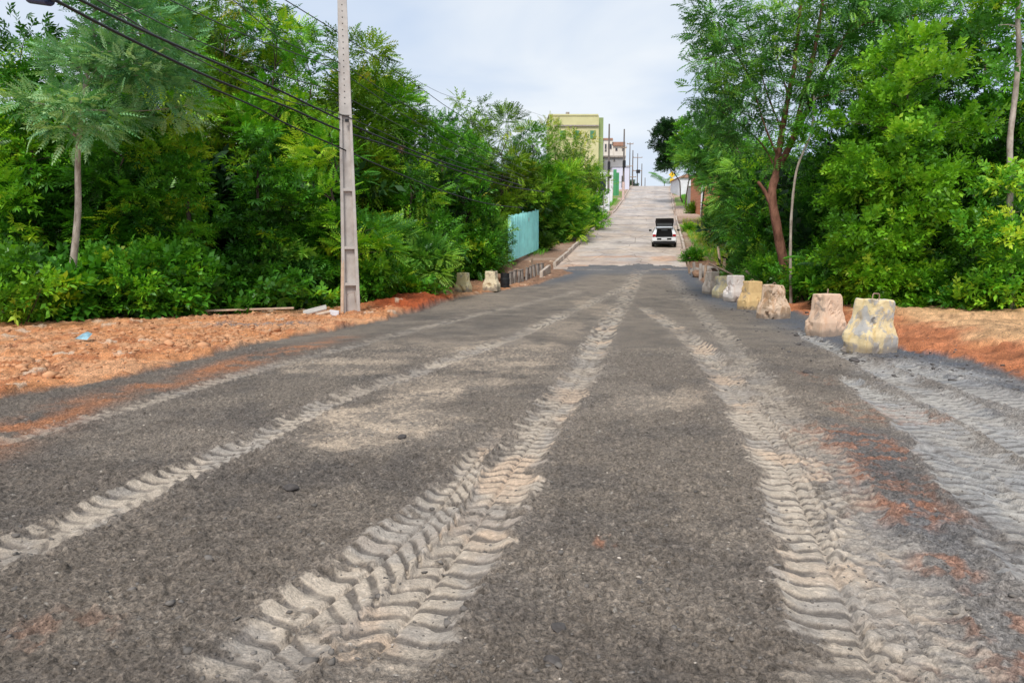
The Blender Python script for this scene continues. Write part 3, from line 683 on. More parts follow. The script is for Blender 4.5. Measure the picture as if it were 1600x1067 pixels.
def palm(px, D, py, n, label, scale=1.0, mat='cool', tone=.45):
    TN[0] += 1; p = at(px, py, D); zb = gz(p.x, D) - .05
    root = empty('palm', (p.x, D, zb), label, 'palm'); r_ = np.random.default_rng(4000 + TN[0])
    P = np.zeros((n, 3)); P[:, 2] = max(.15, p.z - zb); a = np.arange(n) * 2.4 + 1; e = r_.uniform(.15, 1.3, n)
    Dv = np.column_stack([np.cos(a), np.sin(a), e]); v, t = place(TPL['palm'], P, Dv, r_.uniform(.75, 1.1, n) * scale, np.full(n, tone) + r_.normal(0, .08, n), .1)
    mb = MB(); mb.tube([(0, 0, -.1), (0.02, 0, P[0, 2] * .5), (0, 0, P[0, 2])], [.09, .075, .07], 8); mb.build('trunk', BARK['dark'], root, smooth=True)
    link('crown', leaf_mesh('crown', [(v, t)]), LEAF[mat], root)

def belt(name, pts, h0, h1, n, kind, mat, per, cs, sc, tone, label, width=2.5, seed=9, tonev=.12):
    """uncountable undergrowth: pts (x, y) polyline"""
    r_ = np.random.default_rng(seed); P = np.array(pts, float); seg = np.hypot(*(P[1:] - P[:-1]).T); u = r_.uniform(0, seg.sum(), n); cum = np.concatenate([[0], np.cumsum(seg)])
    x = np.interp(u, cum, P[:, 0]) + r_.normal(0, width, n); y = np.interp(u, cum, P[:, 1]) + np.abs(r_.normal(0, width, n))
    g = base_h(x, y); z = g + h0 + (h1 - h0) * r_.uniform(0, 1, n)
    d = r_.normal(0, .4, (n, 3)); d[:, 2] = np.abs(d[:, 2]); cl = np.column_stack([x, y, z, d])
    o = link(name, leaf_mesh(name, [foliage(cl, kind, per, cs, sc, tone, tonev, .3, seed + 1)]), LEAF[mat])
    return tag(o, label, kind='stuff')

# ------------------------------------------------------------------ street furniture and barriers
M_conc = mat_plain('pale_concrete', (.50, .455, .415), .85, .16, 3, .35, .01, (.34, .27, .22), .5)
M_conc_dk = mat_plain('weathered_concrete', (.33, .29, .26), .9, .25, 4, .5, .015, (.20, .13, .09), .6)
M_black = mat_plain('black_rubber', (.018, .018, .02), .6, .2, 6)
M_rebar = mat_plain('rusty_rebar', (.30, .20, .15), .7, .3, 20)
M_wood = mat_plain('weathered_wood', (.34, .24, .17), .85, .3, 5, .5, .01, (.16, .10, .07), .5)
M_woodlt = mat_plain('pale_plank', (.56, .42, .31), .85, .2, 5, .4, .01, (.40, .22, .13), .5)
M_white = mat_plain('white_plaster', (.72, .72, .74), .8, .08, 2, .2, .01, (.45, .42, .42), .4)

def utility_pole():
    b = at(549, 492, 20.6); b.z = gz(b.x, b.y) - .25
    root = empty('utility_pole', tuple(b), 'tall pale double-T concrete pole standing on the clay bank among the left trees', 'utility pole', rot=(0, math.radians(-.35), math.radians(14)))
    H = 11.5
    def wd(z): return (.50 + (.16 - .50) * z / H) / 2
    def dp(z): return (.30 + (.13 - .30) * z / H) / 2
    mb = MB(); zs = [0, .6, 1.2, 2.0, 3.0, 4.0, 4.9, 5.6]
    for sx in (-1, 1):      # the two flanges
        rings = []
        for z in zs:
            w, d = wd(z), dp(z); fl = .095 - .004 * z
            x0, x1 = sx * (w - fl), sx * w
            rings.append([(x0, -d, z), (x1, -d, z), (x1, d, z), (x0, d, z)] if sx > 0 else [(x1, -d, z), (x0, -d, z), (x0, d, z), (x1, d, z)])
        mb.loft(rings)
    mb.build('flange', M_conc, root, .008)
    mb = MB(); rings = []
    for z in zs: w = wd(z) - .085 + .004 * z; rings.append([(-w, -.018, z), (w, -.018, z), (w, .05, z), (-w, .05, z)])
    mb.loft(rings); mb.build('web', M_conc, root)
    for z in (1.05, 2.05, 3.62): mb = MB(); w = wd(z) - .07; mb.box((0, -dp(z) * .55, z), (w * 2, dp(z) * .8, .085)); mb.build('cross_rib', M_conc, root, .01)
    mb = MB(); rings = []
    for z in (5.598, 7, 8.5, 10, H): w, d = wd(z) - .002, dp(z) - .002; rings.append([(-w, -d, z), (w, -d, z), (w, d, z), (-w, d, z)])
    mb.loft(rings); mb.build('shaft', M_conc, root, .012)
    z = 5.9; mh = mat_plain('dark_hole', (.06, .05, .045), .9)
    while z < 9.6:
        mb = MB(); mb.tube([(-.01, -dp(z) - .003, z), (-.01, -dp(z) + .02, z)], .016, 8); z += .16; mb.build('bolt_hole', mh, root)
    mb = MB(); mb.box((0.03, -dp(5.55) - .045, 5.45), (.10, .07, .07)); mb.tube([(-.16, -dp(5.5) - .02, 5.62), (.19, -dp(5.5) - .02, 5.50)], .012, 6); mb.build('cable_bracket', M_black, root)
    mb = MB()
    mb.tube([(-.08, -.1, .75), (-.08, -.17, .8), (.1, -.17, .83), (.12, -.12, .55)], .008, 6); mb.build('loose_wire', M_rebar, root)
    p = MB(); p.box((0, 0, .98), (.085, .03, 2.0)); o = p.build('plank', M_woodlt, None, .006)
    o.location = (b.x - .20, b.y - .26, b.z + .2); o.rotation_euler = (math.radians(-3.5), math.radians(1.6), .1); tag(o, 'weathered upright plank leaning on the foot of the tall concrete pole', 'plank')
utility_pole()

# overhead lines: each runs straight through the air past the pole towards the street up the hill
M_cable = mat_plain('black_cable', (.02, .02, .022), .5, .1, 6)
M_wire = mat_plain('grey_wire', (.045, .045, .05), .5, .1, 6)
def hang(name, pts, r, label, cat='cable', group='cables strung along the pole line', m=None):
    W_ = [at(*p) for p in pts]; P = [Vector(p) for p in smooth_poly([tuple(p) for p in W_], 6)]
    mb = MB(); mb.tube(P, r, 6); o = mb.build(name, m or M_cable, None, 0, True); tag(o, label, cat, group); return W_
hang('cable', [(20, -35, 9.4), (85, 0, 10.7), (200, 60, 12.8), (330, 122, 15.2), (450, 168, 18.2), (529, 203, 20.4), (600, 226, 23), (700, 262, 28), (790, 290, 34.5), (850, 300, 41)], .025, 'thick black cable, lower of the two that cross the upper left treetops')
hang('cable', [(60, -33, 9.8), (125, 0, 11.0), (250, 60, 13.4), (400, 125, 17), (450, 148, 18.2), (529, 186, 20.4), (600, 217, 23), (700, 256, 28), (815, 290, 37)], .025, 'thick black cable, upper of the two that cross the upper left treetops')
hang('cable', [(300, 125, 14.8), (400, 168, 17), (450, 195, 18.2), (535, 233, 20.4), (600, 262, 23), (690, 298, 27.5), (760, 318, 32), (815, 325, 36)], .019, 'thin black cable sagging lowest past the concrete pole towards the turquoise fence')
hang('wire', [(100, -30, 11), (160, 5, 12.2), (300, 88, 15.2), (440, 155, 18.4), (529, 178, 20.4), (640, 225, 25), (740, 262, 30.5), (815, 284, 37)], .011, 'thin grey wire running just above the thick black cables', m=M_wire)
hang('wire', [(220, -28, 13), (265, 0, 14), (400, 62, 17), (529, 112, 20.4), (640, 185, 25), (740, 240, 30.5), (820, 276, 37)], .011, 'thin grey wire crossing the pole halfway up its row of holes', m=M_wire)
hang('wire', [(320, -30, 15), (370, 5, 16.5), (450, 68, 18.6), (529, 98, 20.4), (640, 168, 25), (740, 226, 30.5), (830, 270, 38)], .011, 'thin grey wire, second below the topmost line at the pole', m=M_wire)
hang('wire', [(180, 0, 12.5), (300, 60, 15.2), (440, 118, 18.4), (529, 147, 20.4), (640, 204, 25), (740, 250, 30.5), (820, 281, 37)], .011, 'thin grey wire between the black cables and the pole holes', m=M_wire)
top_w = hang('wire', [(395, -32, 16.2), (445, 0, 17.4), (526, 50, 20.4), (600, 99, 24), (660, 140, 28), (712, 176, 32.5), (780, 214, 42), (860, 248, 56)], .012, 'topmost line crossing the open sky beside the pole', m=M_cable)
hang('wire', [(640, 120, 27), (700, 150, 32), (760, 162, 40), (800, 165, 48), (870, 190, 70)], .007, 'faint thin wire against the sky above the treetops', m=M_wire)

def splice_box():
    p = at(62, -2, 10.6); root = empty('splice_box', tuple(p), 'dark blue cable splice box hanging at the very top left corner', 'splice box', rot=(0, math.radians(12), math.radians(-20)))
    mb = MB(); mb.tube([(-.22, 0, 0), (-.19, 0, 0), (.19, 0, 0), (.22, 0, 0)], [.055, .085, .085, .055], 12); mb.build('casing', mat_plain('navy_plastic', (.02, .03, .07), .4, .1, 5), root, .008)
    
    for u in (-1, 1): mb = MB(); mb.tube([(.22 * u, 0, .0), (.31 * u, 0, 0)], .02, 8); mb.build('gland', M_black, root)
splice_box()
def air_plant(p, s, label, mat='dark'):
    n = 46; d = rng.normal(0, 1, (n, 3)); v, t = place([np.array(quadleaf((0, 0, 0), (0, 1, 0), (0, 0, 1), .20, .018))], np.zeros((n, 3)), d, rng.uniform(.5, 1.1, n) * s, np.full(n, .4))
    o = link('air_plant', leaf_mesh('air_plant', [(v, t)]), mat if not isinstance(mat, str) else LEAF[mat]); o.location = p; tag(o, label, 'plant')
air_plant(at(655, 136, 27.6), 1.0, 'small dark air plant growing on the topmost wire against the sky')
air_plant(at(627, 232, 25.6), 1.3, 'dry brown tuft caught on the black cables right of the pole', mat_plain('dry_tuft', (.30, .17, .11), .9))

def paint_mat(name, paint, bare, worn, rust=(.42, .2, .1), rustamt=.35):
    m = NT(name); tc = m.n('ShaderNodeTexCoord').outputs['Object']
    n1 = m.noise(tc, 3.2, 8, .68, .5); n2 = m.noise(tc, 9, 5); n3 = m.noise(m.n('ShaderNodeMapping', {'Vector': tc, 'Location': (3, 1, 2), 'Scale': (2.2, 2.2, .8)}).outputs[0], 3.0, 6, .7)
    base = m.mix(n2, rgba([c * .8 for c in paint]), rgba([min(1, c * 1.12) for c in paint]))
    bare_c = m.mix(n2, rgba([c * .6 for c in bare]), rgba(bare))
    k = .62 - worn * .25
    c = m.mix(m.ramp(n1, [(k - .02, (0, 0, 0)), (k + .03, (1, 1, 1))]), base, bare_c)
    c = m.mix(m.mul(m.ramp(n3, [(.5, (0, 0, 0)), (.7, (1, 1, 1))]), rustamt), c, rgba(rust))
    n4 = m.noise(tc, 26, 3, .6); c = m.mix(m.ramp(n4, [(.66, (0, 0, 0)), (.74, (1, 1, 1))]), c, rgba([b * .35 for b in bare]))
    sz = m.n('ShaderNodeSeparateXYZ', {0: tc}).outputs[2]
    mud = m.ramp(m.n('ShaderNodeMath', {0: sz, 1: m.mul(n1, .25)}, operation='SUBTRACT').outputs[0], [(.0, (1, 1, 1)), (.09, (0, 0, 0))])
    c = m.mix(m.mul(mud, .7), c, (.20, .16, .13, 1))
    return m.fin(c, .8, m.bump(n1, .5, .03, m.bump(n4, .3, .01)), .25)
def barrier_mesh(seed, rough, w=1.0):
    r = np.random.default_rng(seed); prof = [(0.0, .312, .255), (.03, .318, .26), (.09, .32, .262), (.16, .32, .262), (.23, .319, .261), (.30, .317, .26), (.32, .312, .256), (.37, .292, .242), (.42, .272, .228), (.47, .252, .215), (.52, .234, .204), (.54, .229, .20), (.60, .227, .198), (.67, .225, .196), (.74, .223, .194), (.80, .221, .192), (.845, .219, .19), (.86, .208, .18), (.866, .12, .10), (.868, .03, .03)]
    V = []; N = 48
    for z, hx, hy in prof:
        for k in range(N):
            a = 2 * math.pi * k / N; ca, sa = math.cos(a), math.sin(a); q = (abs(ca) ** 16 + abs(sa) ** 16) ** (-1 / 16)
            V.append((ca * q * hx * w, sa * q * hy, z))
    V = np.array(V); ox = seed * 7.3
    n = fbm(V[:, 0] * 3 + V[:, 2] * 2 + ox, V[:, 1] * 3 - V[:, 2] * 2.5 + ox, 1.6, 4, seed) - .5
    n2 = fbm(V[:, 0] * 9 + V[:, 2] * 7 + ox, V[:, 1] * 9 - V[:, 2] * 8, 1.0, 3, seed + 5) - .5
    chip = np.minimum(0, n * 2 + .25) * 1.3
    amp = (n * .035 + n2 * .02 + chip * .24) * rough; rad = np.hypot(V[:, 0], V[:, 1]) + 1e-6
    V[:, 0] += V[:, 0] / rad * amp; V[:, 1] += V[:, 1] / rad * amp; V[:, 2] += np.where(V[:, 2] > .8, n2 * .06 * rough, 0)
    R = len(prof); f = [(i * N + k, i * N + (k + 1) % N, (i + 1) * N + (k + 1) % N, (i + 1) * N + k) for i in range(R - 1) for k in range(N)]
    f.append(tuple((R - 1) * N + k for k in range(N))); f.append(tuple(range(N))[::-1])
    me = bpy.data.meshes.new('block'); me.from_pydata([tuple(v) for v in V], [], f)
    me.update(); return me
def barrier(px, py, hpx, rz, mat, seed, rough, label, loop='loop', lean=(0, 0), w=1.0, h=None):
    D = 1155 * 1.5 / (py - 410); D = min(D, ground(px, py).y + .2); p = at(px, py, D); z = gz(p.x, D)
    root = empty('concrete_barrier', (p.x, D, z - .05), label, 'road barrier', 'concrete barriers lining both edges of the dirt road', rot=(lean[0], lean[1], math.radians(rz)))
    sc = hpx * D / 1155 / .84 / max(.8, 1); me = barrier_mesh(seed, rough, w); me.transform(Matrix.Scale(sc, 4))
    link('block', me, mat, root); t = .86 * sc; mb = MB()
    if loop == 'loop': mb.tube([(-.075, 0, t - .08), (-.08, 0, t + .07), (-.06, 0, t + .10), (.06, 0, t + .10), (.08, 0, t + .07), (.075, 0, t - .08)], .010, 7)
    elif loop == 'bar': mb.tube([(0, 0, t - .08), (.01, 0, t + .11)], .011, 7)
    elif loop == 'arch': mb.tube([(-.06, 0, t - .08), (-.06, 0, t + .03), (0, 0, t + .07), (.06, 0, t + .03), (.07, 0, t - .08)], .010, 7)
    if loop: mb.build('lifting_loop', M_rebar, root, smooth=True)
YEL = (.70, .52, .16); GREY = (.44, .41, .38)
barrier(1356, 549, 84, 24, paint_mat('worn_yellow_paint', (.78, .62, .36), (.56, .53, .49), .48, (.62, .38, .08), .5), 3, 1.35, 'battered yellow and grey concrete barrier with a wire loop, nearest and largest of all', 'loop', (.05, .07), 1.05)
barrier(1290, 523, 66, 18, paint_mat('peach_stained_paint', (.70, .50, .36), (.5, .38, .3), .2, (.60, .32, .17), .45), 8, .35, 'smooth peach-coloured concrete barrier with one short bar on top, behind the battered yellow one', 'bar')
barrier(1208, 497, 53, 22, paint_mat('clay_stained_paint', (.68, .51, .37), (.45, .31, .2), .45, (.55, .27, .12), .55), 12, .8, 'peach concrete barrier with brown cracked clay stains, third from the near end on the right', 'arch')
barrier(1174, 483, 46, 16, paint_mat('ochre_paint', (.72, .50, .24), (.5, .38, .26), .15, (.60, .33, .14), .4), 15, .45, 'ochre yellow concrete barrier standing between the white one and the cracked peach one', 'arch')
barrier(1148, 471, 39, 20, paint_mat('whitewash', (.74, .68, .64), (.56, .46, .42), .25, (.62, .45, .36), .4), 18, .45, 'chalky white concrete barrier beside the ochre one', None)
barrier(1128, 465, 34, 12, paint_mat('faded_yellow_paint', (.72, .62, .38), (.62, .57, .50), .45, (.55, .4, .2), .3), 21, .5, 'faded grey and yellow concrete barrier half hidden beside the white one', None)
barrier(1112, 459, 35, 20, paint_mat('dusty_pink_paint', (.74, .62, .52), (.6, .5, .42), .2), 24, .5, 'dusty pink concrete barrier at the far end of the right row', None, w=.85)
barrier(724, 461, 31, -22, paint_mat('cream_yellow_paint', (.80, .67, .38), (.6, .54, .44), .25, (.55, .42, .25), .35), 27, .7, 'pale yellow concrete barrier at the red clay heap, left edge of the road', None, w=.95)
barrier(768, 456, 30, -18, paint_mat('cream_paint', (.78, .66, .46), (.56, .46, .35), .3, (.5, .32, .18), .35), 30, 1.1, 'cream concrete barrier with broken foot beside the black drum', 'arch', w=1.05)

# ------------------------------------------------------------------ left edge of the embankment
def drum():
    p = ground(789, 451); z = gz(p.x, p.y); mb = MB(); mb.tube([(0, 0, -.05), (0, 0, .1), (0, 0, .14), (0, 0, .36), (0, 0, .4), (0, 0, .62)], [.20, .20, .215, .215, .20, .20], 16); o = mb.build('plastic_drum', M_black, None, .01); o.location = (p.x, p.y, z); tag(o, 'short black drum between the cream barrier and the concrete posts', 'drum')
drum()
proto = None
for i in range(9):
    a = ground(798 + i * 6.2, 448 - i * 2.2); z = gz(a.x, a.y); mb = MB(); hh = .60 - .012 * i
    if proto is None:
        mb.box((0, 0, hh / 2), (.10, .34, hh)); mb.box((0, 0, hh + .028), (.13, .38, .05)); proto = mb.mesh('concrete_post', .012); proto.materials.append(M_conc_dk)
    o = bpy.data.objects.new('concrete_post', proto); COL.objects.link(o); o.location = (a.x, a.y, z - .06); o.rotation_euler = (random.uniform(-.06, .06), random.uniform(-.08, .08), math.radians(-14 + random.uniform(-6, 6)))
    tag(o, ['squat concrete post touching the black drum', 'second squat concrete post from the black drum', 'third squat concrete post from the black drum', 'fourth squat concrete post from the black drum', 'middle one of the nine squat concrete posts', 'fourth squat concrete post from the long kerb block', 'third squat concrete post from the long kerb block', 'second squat concrete post from the long kerb block', 'squat concrete post next to the long kerb block'][i], 'post', 'squat concrete posts at the embankment edge')
def slab(px, py, D, dims, rot, m, name, label, cat='slab', bev=.012, dz=0):
    p = at(px, py, D); mb = MB(); mb.box((0, 0, 0), dims); o = mb.build(name, m, None, bev); o.location = (p.x, D, gz(p.x, D) + dims[2] / 2 + dz); o.rotation_euler = tuple(math.radians(a) for a in rot); return tag(o, label, cat)
gq = ground(852, 432); slab(852, 432, gq.y, (.16, 2.6, .42), (7, 0, -12), M_kerb, 'kerb_block', 'long pale kerb block lying between the concrete posts and the street kerb', 'kerb block', dz=-.05)
gq = ground(832, 432); slab(832, 426, gq.y + .5, (.12, .12, .95), (4, -5, 0), M_wood, 'wooden_post', 'short tilted wooden post behind the concrete posts, below the turquoise fence', 'post', dz=-.1)
M_rub = mat_plain('red_brown_rubble', (.24, .14, .09), .95, .35, 6, .8, .03, (.36, .22, .14), .6)
def rock(name, x, y, s, m, label, cat, seed, sq=(1, 1, .6), dz=0):
    bm = bmesh.new(); bmesh.ops.create_icosphere(bm, subdivisions=3, radius=1)
    r = np.random.default_rng(seed); pl = r.normal(0, 1, (9, 3)); pl /= np.linalg.norm(pl, axis=1, keepdims=True); of = r.uniform(.6, .95, 9)
    for v in bm.verts:
        p = np.array(v.co)
        for a, b in zip(pl, of):
            d = p @ a - b
            if d > 0: p = p - a * d
        p *= 1 + .05 * float(fbm(np.array(p[0] * 3 + p[2]), np.array(p[1] * 3 + seed), 1.0, 3, seed) - .5)
        v.co = p * np.array(sq) * s
    me = bpy.data.meshes.new(name); bm.to_mesh(me); bm.free(); o = link(name, me, m); o.location = (x, y, gz(x, y) + s * sq[2] * .35 + dz); o.rotation_euler = (0, 0, r.uniform(0, 6)); return tag(o, label, cat)
for i, (px, py, s, lb) in enumerate([(790, 428, .75, 'large reddish-brown boulder of rubble under the vine mound'), (812, 430, .55, 'brown chunk of rubble just left of the wooden post'), (775, 434, .45, 'small reddish chunk of rubble behind the cream barrier')]):
    g = ground(px, py + 12); rock('rubble_chunk', g.x, g.y + 1.2, s, M_rub, lb, 'rubble', 60 + i)

# broken concrete next to the pole
pb = ground(492, 491)
slab(492, 486, 20.7, (.66, .35, .05), (16, -14, 12), M_conc, 'broken_slab', 'broken light grey concrete slab lying left of the pole foot', 'slab', dz=.08)
slab(506, 489, 20.0, (.12, .5, .05), (8, 24, -35), M_woodlt, 'broken_board', 'short pale board leaning against the broken slab', 'board', dz=.05)
slab(522, 488, 20.2, (.26, .16, .15), (0, 8, 10), M_white, 'concrete_block', 'small white concrete block at the left foot of the pole', 'block', dz=.0)
slab(322, 494, 20.0, (4.6, .12, .05), (0, -1.2, 12), M_woodlt, 'plank', 'long thin pale plank lying along the top of the left clay bank', 'plank', .01, .13)
def litter():
    p = ground(131, 543); mb = MB()
    vs = [(-.12, -.05, .02), (.1, -.07, .0), (.14, .05, .10), (.03, .09, .13), (-.1, .06, .05), (0, 0, .11)]
    mb.add(vs, [(0, 1, 5), (1, 2, 5), (2, 3, 5), (3, 4, 5), (4, 0, 5), (0, 4, 3, 2, 1)]); o = mb.build('plastic_bag', mat_plain('blue_grey_plastic', (.22, .38, .45), .35, .5, 12, .3), None); o.location = (p.x, p.y, gz(p.x, p.y) + .02); tag(o, 'crumpled blue plastic scrap on the left clay bank', 'plastic scrap')
litter()

# ------------------------------------------------------------------ turquoise corrugated fence
M_teal = mat_plain('turquoise_metal', (.40, .88, .84), .5, .12, 1.5, .15, .01, (.24, .62, .62), .3)
def fence():
    a = at(796, 406, 43.0); b = at(839, 388, 50.0); ax, ay, bx, by = a.x, a.y, b.x, b.y
    root = empty('metal_fence', (ax, ay, gz(ax, ay)), 'turquoise corrugated metal fence half covered by vines beside the street', 'fence')
    L_ = math.hypot(bx - ax, by - ay); ux, uy = (bx - ax) / L_, (by - ay) / L_; n = 130; V = []
    zb0, zb1 = a.z, b.z; zt0, zt1 = at(814, 337, 43).z, at(851, 329, 50).z
    for i in range(n + 1):
        t = i / n; s_ = t * L_; q = (s_ % .42) / .42; off = .10 * (1 if .1 < q < .4 else 0) + .06 * (1 if .6 < q < .8 else 0)
        x = ux * s_ - uy * -off; y = uy * s_ + ux * -off; bz = zb0 + (zb1 - zb0) * t - a.z + a.z - gz(ax, ay); tz = zt0 + (zt1 - zt0) * t - gz(ax, ay) + .03 * math.sin(t * 40)
        V += [(x, y, bz - .1), (x, y, tz)]
    V2 = V + [(x + uy * .006, y - ux * .006, z) for x, y, z in V]; m = len(V)
    f = [(2 * i, 2 * i + 2, 2 * i + 3, 2 * i + 1) for i in range(n)] + [(m + 2 * i + 1, m + 2 * i + 3, m + 2 * i + 2, m + 2 * i) for i in range(n)] + [(2 * i + 1, 2 * i + 3, m + 2 * i + 3, m + 2 * i + 1) for i in range(n)]
    mb = MB(); mb.add(V2, f); mb.build('panel', M_teal, root)
    for t in (.02, .5, .985):
        mb = MB(); x, y = ux * t * L_ - uy * .08, uy * t * L_ + ux * .08; z0 = (zb0 + (zb1 - zb0) * t) - gz(ax, ay); z1 = (zt0 + (zt1 - zt0) * t) - gz(ax, ay)
        mb.box((x, y, (z0 + z1) / 2), (.08, .08, z1 - z0 + .2)); mb.build('post', M_teal, root)
    mb = MB(); mb.box((ux * L_ * .62 + uy * .05, uy * L_ * .62 - ux * .05, zt0 - gz(ax, ay) - .45 + (zt1 - zt0) * .62), (.3, .05, .22), math.atan2(uy, ux)); mb.build('patch_plate', M_conc_dk, root)
fence()

# ------------------------------------------------------------------ car with its boot open
M_paint = mat_plain('white_car_paint', (.80, .80, .81), .28, .02, 2, 0, .01, None, 0, 0, .6)
M_glass = mat_plain('dark_glass', (.03, .035, .045), .08, .1, 2, 0, .01, None, 0, 0, .8)
M_trim = mat_plain('black_trim', (.02, .02, .022), .55, .1, 5)
M_red = mat_plain('red_lens', (.42, .01, .015), .2, .1, 5, 0, .01, None, 0, 0, .7)
M_rim = mat_plain('silver_rim', (.5, .5, .52), .35, .1, 5, metal=.8)
def car():
    D = 54.0; x = at(1037.5, 386, D).x; z = float(zr(D)); slope = math.atan((float(zr(D + 2)) - float(zr(D - 2))) / 4)
    root = empty('parked_car', (x, D, z + .01), 'white hatchback parked on the hill street with its boot lid raised', 'car', rot=(slope, 0, -math.atan(.2)))
    # cross-sections along y (rear bumper y=0, nose y=4.1): half width, sill z, belt z, top z, top half width
    def ring(y, hw, z0, zb, zt, tw, n=7):
        pts = [(-hw * .86, z0), (hw * .86, z0), (hw * .98, z0 + .12), (hw, (z0 + zb) / 2), (hw * .97, zb), (tw * 1.0, zb + (zt - zb) * .72), (tw * .86, zt), (-tw * .86, zt), (-tw, zb + (zt - zb) * .72), (-hw * .97, zb), (-hw, (z0 + zb) / 2), (-hw * .98, z0 + .12)]
        return [(p[0], y, p[1]) for p in pts]
    R = [ring(.60, .86, .32, .98, 1.34, .64), ring(.80, .875, .26, .96, 1.45, .64), ring(1.4, .88, .24, .94, 1.50, .63), ring(2.2, .88, .24, .93, 1.47, .62), ring(2.75, .88, .25, .93, 1.18, .66), ring(3.1, .87, .26, .90, .96, .74), ring(3.7, .83, .3, .80, .84, .68), ring(4.05, .70, .36, .62, .66, .55)]
    mb = MB(); mb.loft(R)
    # rear: side pillars, shelf and sill round an open hatch
    def quad_prism(pts, y0, y1): mb.loft([[(p[0], y0, p[1]) for p in pts], [(p[0], y1, p[1]) for p in pts]])
    for sx in (-1, 1):
        mb.loft([[(sx * .60, .02, .72), (sx * .84, .06, .70), (sx * .86, .60, .70), (sx * .60, .62, .70)], [(sx * .58, .05, .98), (sx * .83, .10, .98), (sx * .855, .60, .98), (sx * .62, .62, .98)], [(sx * .50, .42, 1.34), (sx * .63, .44, 1.32), (sx * .66, .62, 1.34), (sx * .54, .62, 1.36)]])
    mb.loft([[(-.80, .02, .36), (.80, .02, .36), (.86, .62, .34), (-.86, .62, .34)], [(-.84, -.03, .50), (.84, -.03, .50), (.88, .62, .50), (-.88, .62, .50)], [(-.84, .0, .74), (.84, .0, .74), (.87, .62, .74), (-.87, .62, .74)]])
    mb.loft([[(-.62, .42, 1.33), (.62, .42, 1.33), (.62, .70, 1.44), (-.62, .70, 1.44)], [(-.58, .42, 1.38), (.58, .42, 1.38), (.58, .70, 1.48), (-.58, .70, 1.48)]])
    mb.build('body', M_paint, root, .02, False)
    mb = MB(); mb.box((0, .575, 1.03), (1.16, .04, .62)); mb.box((0, .3, .755), (1.2, .5, .02)); mb.build('boot_interior', M_trim, root)
    mb = MB(); mb.box((0, .55, 1.22), (.46, .03, .07)); mb.build('rear_shelf', mat_plain('grey_shelf', (.25, .27, .30), .7), root)
    # raised lid hinged at the roof edge
    lid = MB(); a = math.radians(40)
    def LP(u, v, w): return (u, .52 - v * math.cos(a) - w * math.sin(a), 1.46 + v * math.sin(a) + w * -math.cos(a) * -1)
    lid.loft([[LP(-.60, .0, 0), LP(.60, .0, 0), LP(.60, .0, .05), LP(-.60, .0, .05)], [LP(-.66, .55, .02), LP(.66, .55, .02), LP(.66, .55, .08), LP(-.66, .55, .08)], [LP(-.62, .98, -.06), LP(.62, .98, -.06), LP(.62, .98, .03), LP(-.62, .98, .03)]])
    lo = lid.build('boot_lid', M_trim, root, .02)
    g = MB(); g.loft([[LP(-.5, .08, -.012), LP(.5, .08, -.012), LP(.5, .08, .0), LP(-.5, .08, .0)], [LP(-.54, .42, .0), LP(.54, .42, .0), LP(.54, .42, .012), LP(-.54, .42, .012)]]); g.build('rear_window', mat_plain('lit_glass', (.22, .25, .28), .15, .1, 3, 0, .01, None, 0, 0, .8), lo)
    g = MB(); g.loft([[LP(-.67, .5, .085), LP(.67, .5, .085), LP(.67, .5, .10), LP(-.67, .5, .10)], [LP(-.63, .98, .035), LP(.63, .98, .035), LP(.63, .98, .05), LP(-.63, .98, .05)]]); g.build('outer_skin', M_paint, lo)
    for sx in (-1, 1):
        mb = MB(); mb.tube([(sx * .57, .48, 1.1), (sx * .58, .12, 1.68)], .012, 6); mb.build('gas_strut', M_trim, root)
        mb = MB(); mb.box((sx * .71, .045, .87), (.24, .09, .17), 0, .9); mb.build('tail_light', M_red, root, .02)
        w = MB(); w.box((sx * 1.03, 2.35, 1.05), (.20, .09, .13)); w.build('mirror', M_trim, root)
        mb = MB(); mb.loft([[(sx * .885, 1.0, .98), (sx * .885, 2.5, .96), (sx * .66, 2.25, 1.36), (sx * .67, 1.15, 1.38)], [(sx * .875, 1.0, .98), (sx * .875, 2.5, .96), (sx * .65, 2.25, 1.36), (sx * .66, 1.15, 1.38)]]); mb.build('side_window', M_glass, root)
        for y in (.78, 3.35):
            wh = empty_part('wheel', root, (sx * .78, y, .315)); t = MB(); t.tube([(sx * -.10, 0, 0), (sx * -.08, 0, 0), (sx * .08, 0, 0), (sx * .10, 0, 0)], [.28, .315, .315, .28], 22); t.build('tyre', M_black, wh); t = MB(); t.tube([(sx * .085, 0, 0), (sx * .108, 0, 0)], [.2, .19], 14); t.build('rim', M_rim, wh)
    mb = MB(); mb.box((0, .02, .40), (1.56, .12, .20)); mb.box((0, 2.0, .24), (1.4, 3.4, .06)); mb.build('lower_bumper', M_trim, root, .02)
    mb = MB(); mb.box((0, -.02, .63), (1.02, .05, .13)); mb.build('plate_recess', M_trim, root)
    mb = MB(); mb.box((0, -.052, .62), (.40, .015, .12)); mb.build('number_plate', mat_plain('white_plate', (.75, .76, .78), .5, .05), root)
def empty_part(nm, parent, loc):
    o = bpy.data.objects.new(nm, None); COL.objects.link(o); o.parent = parent; o.location = loc; return o
car()

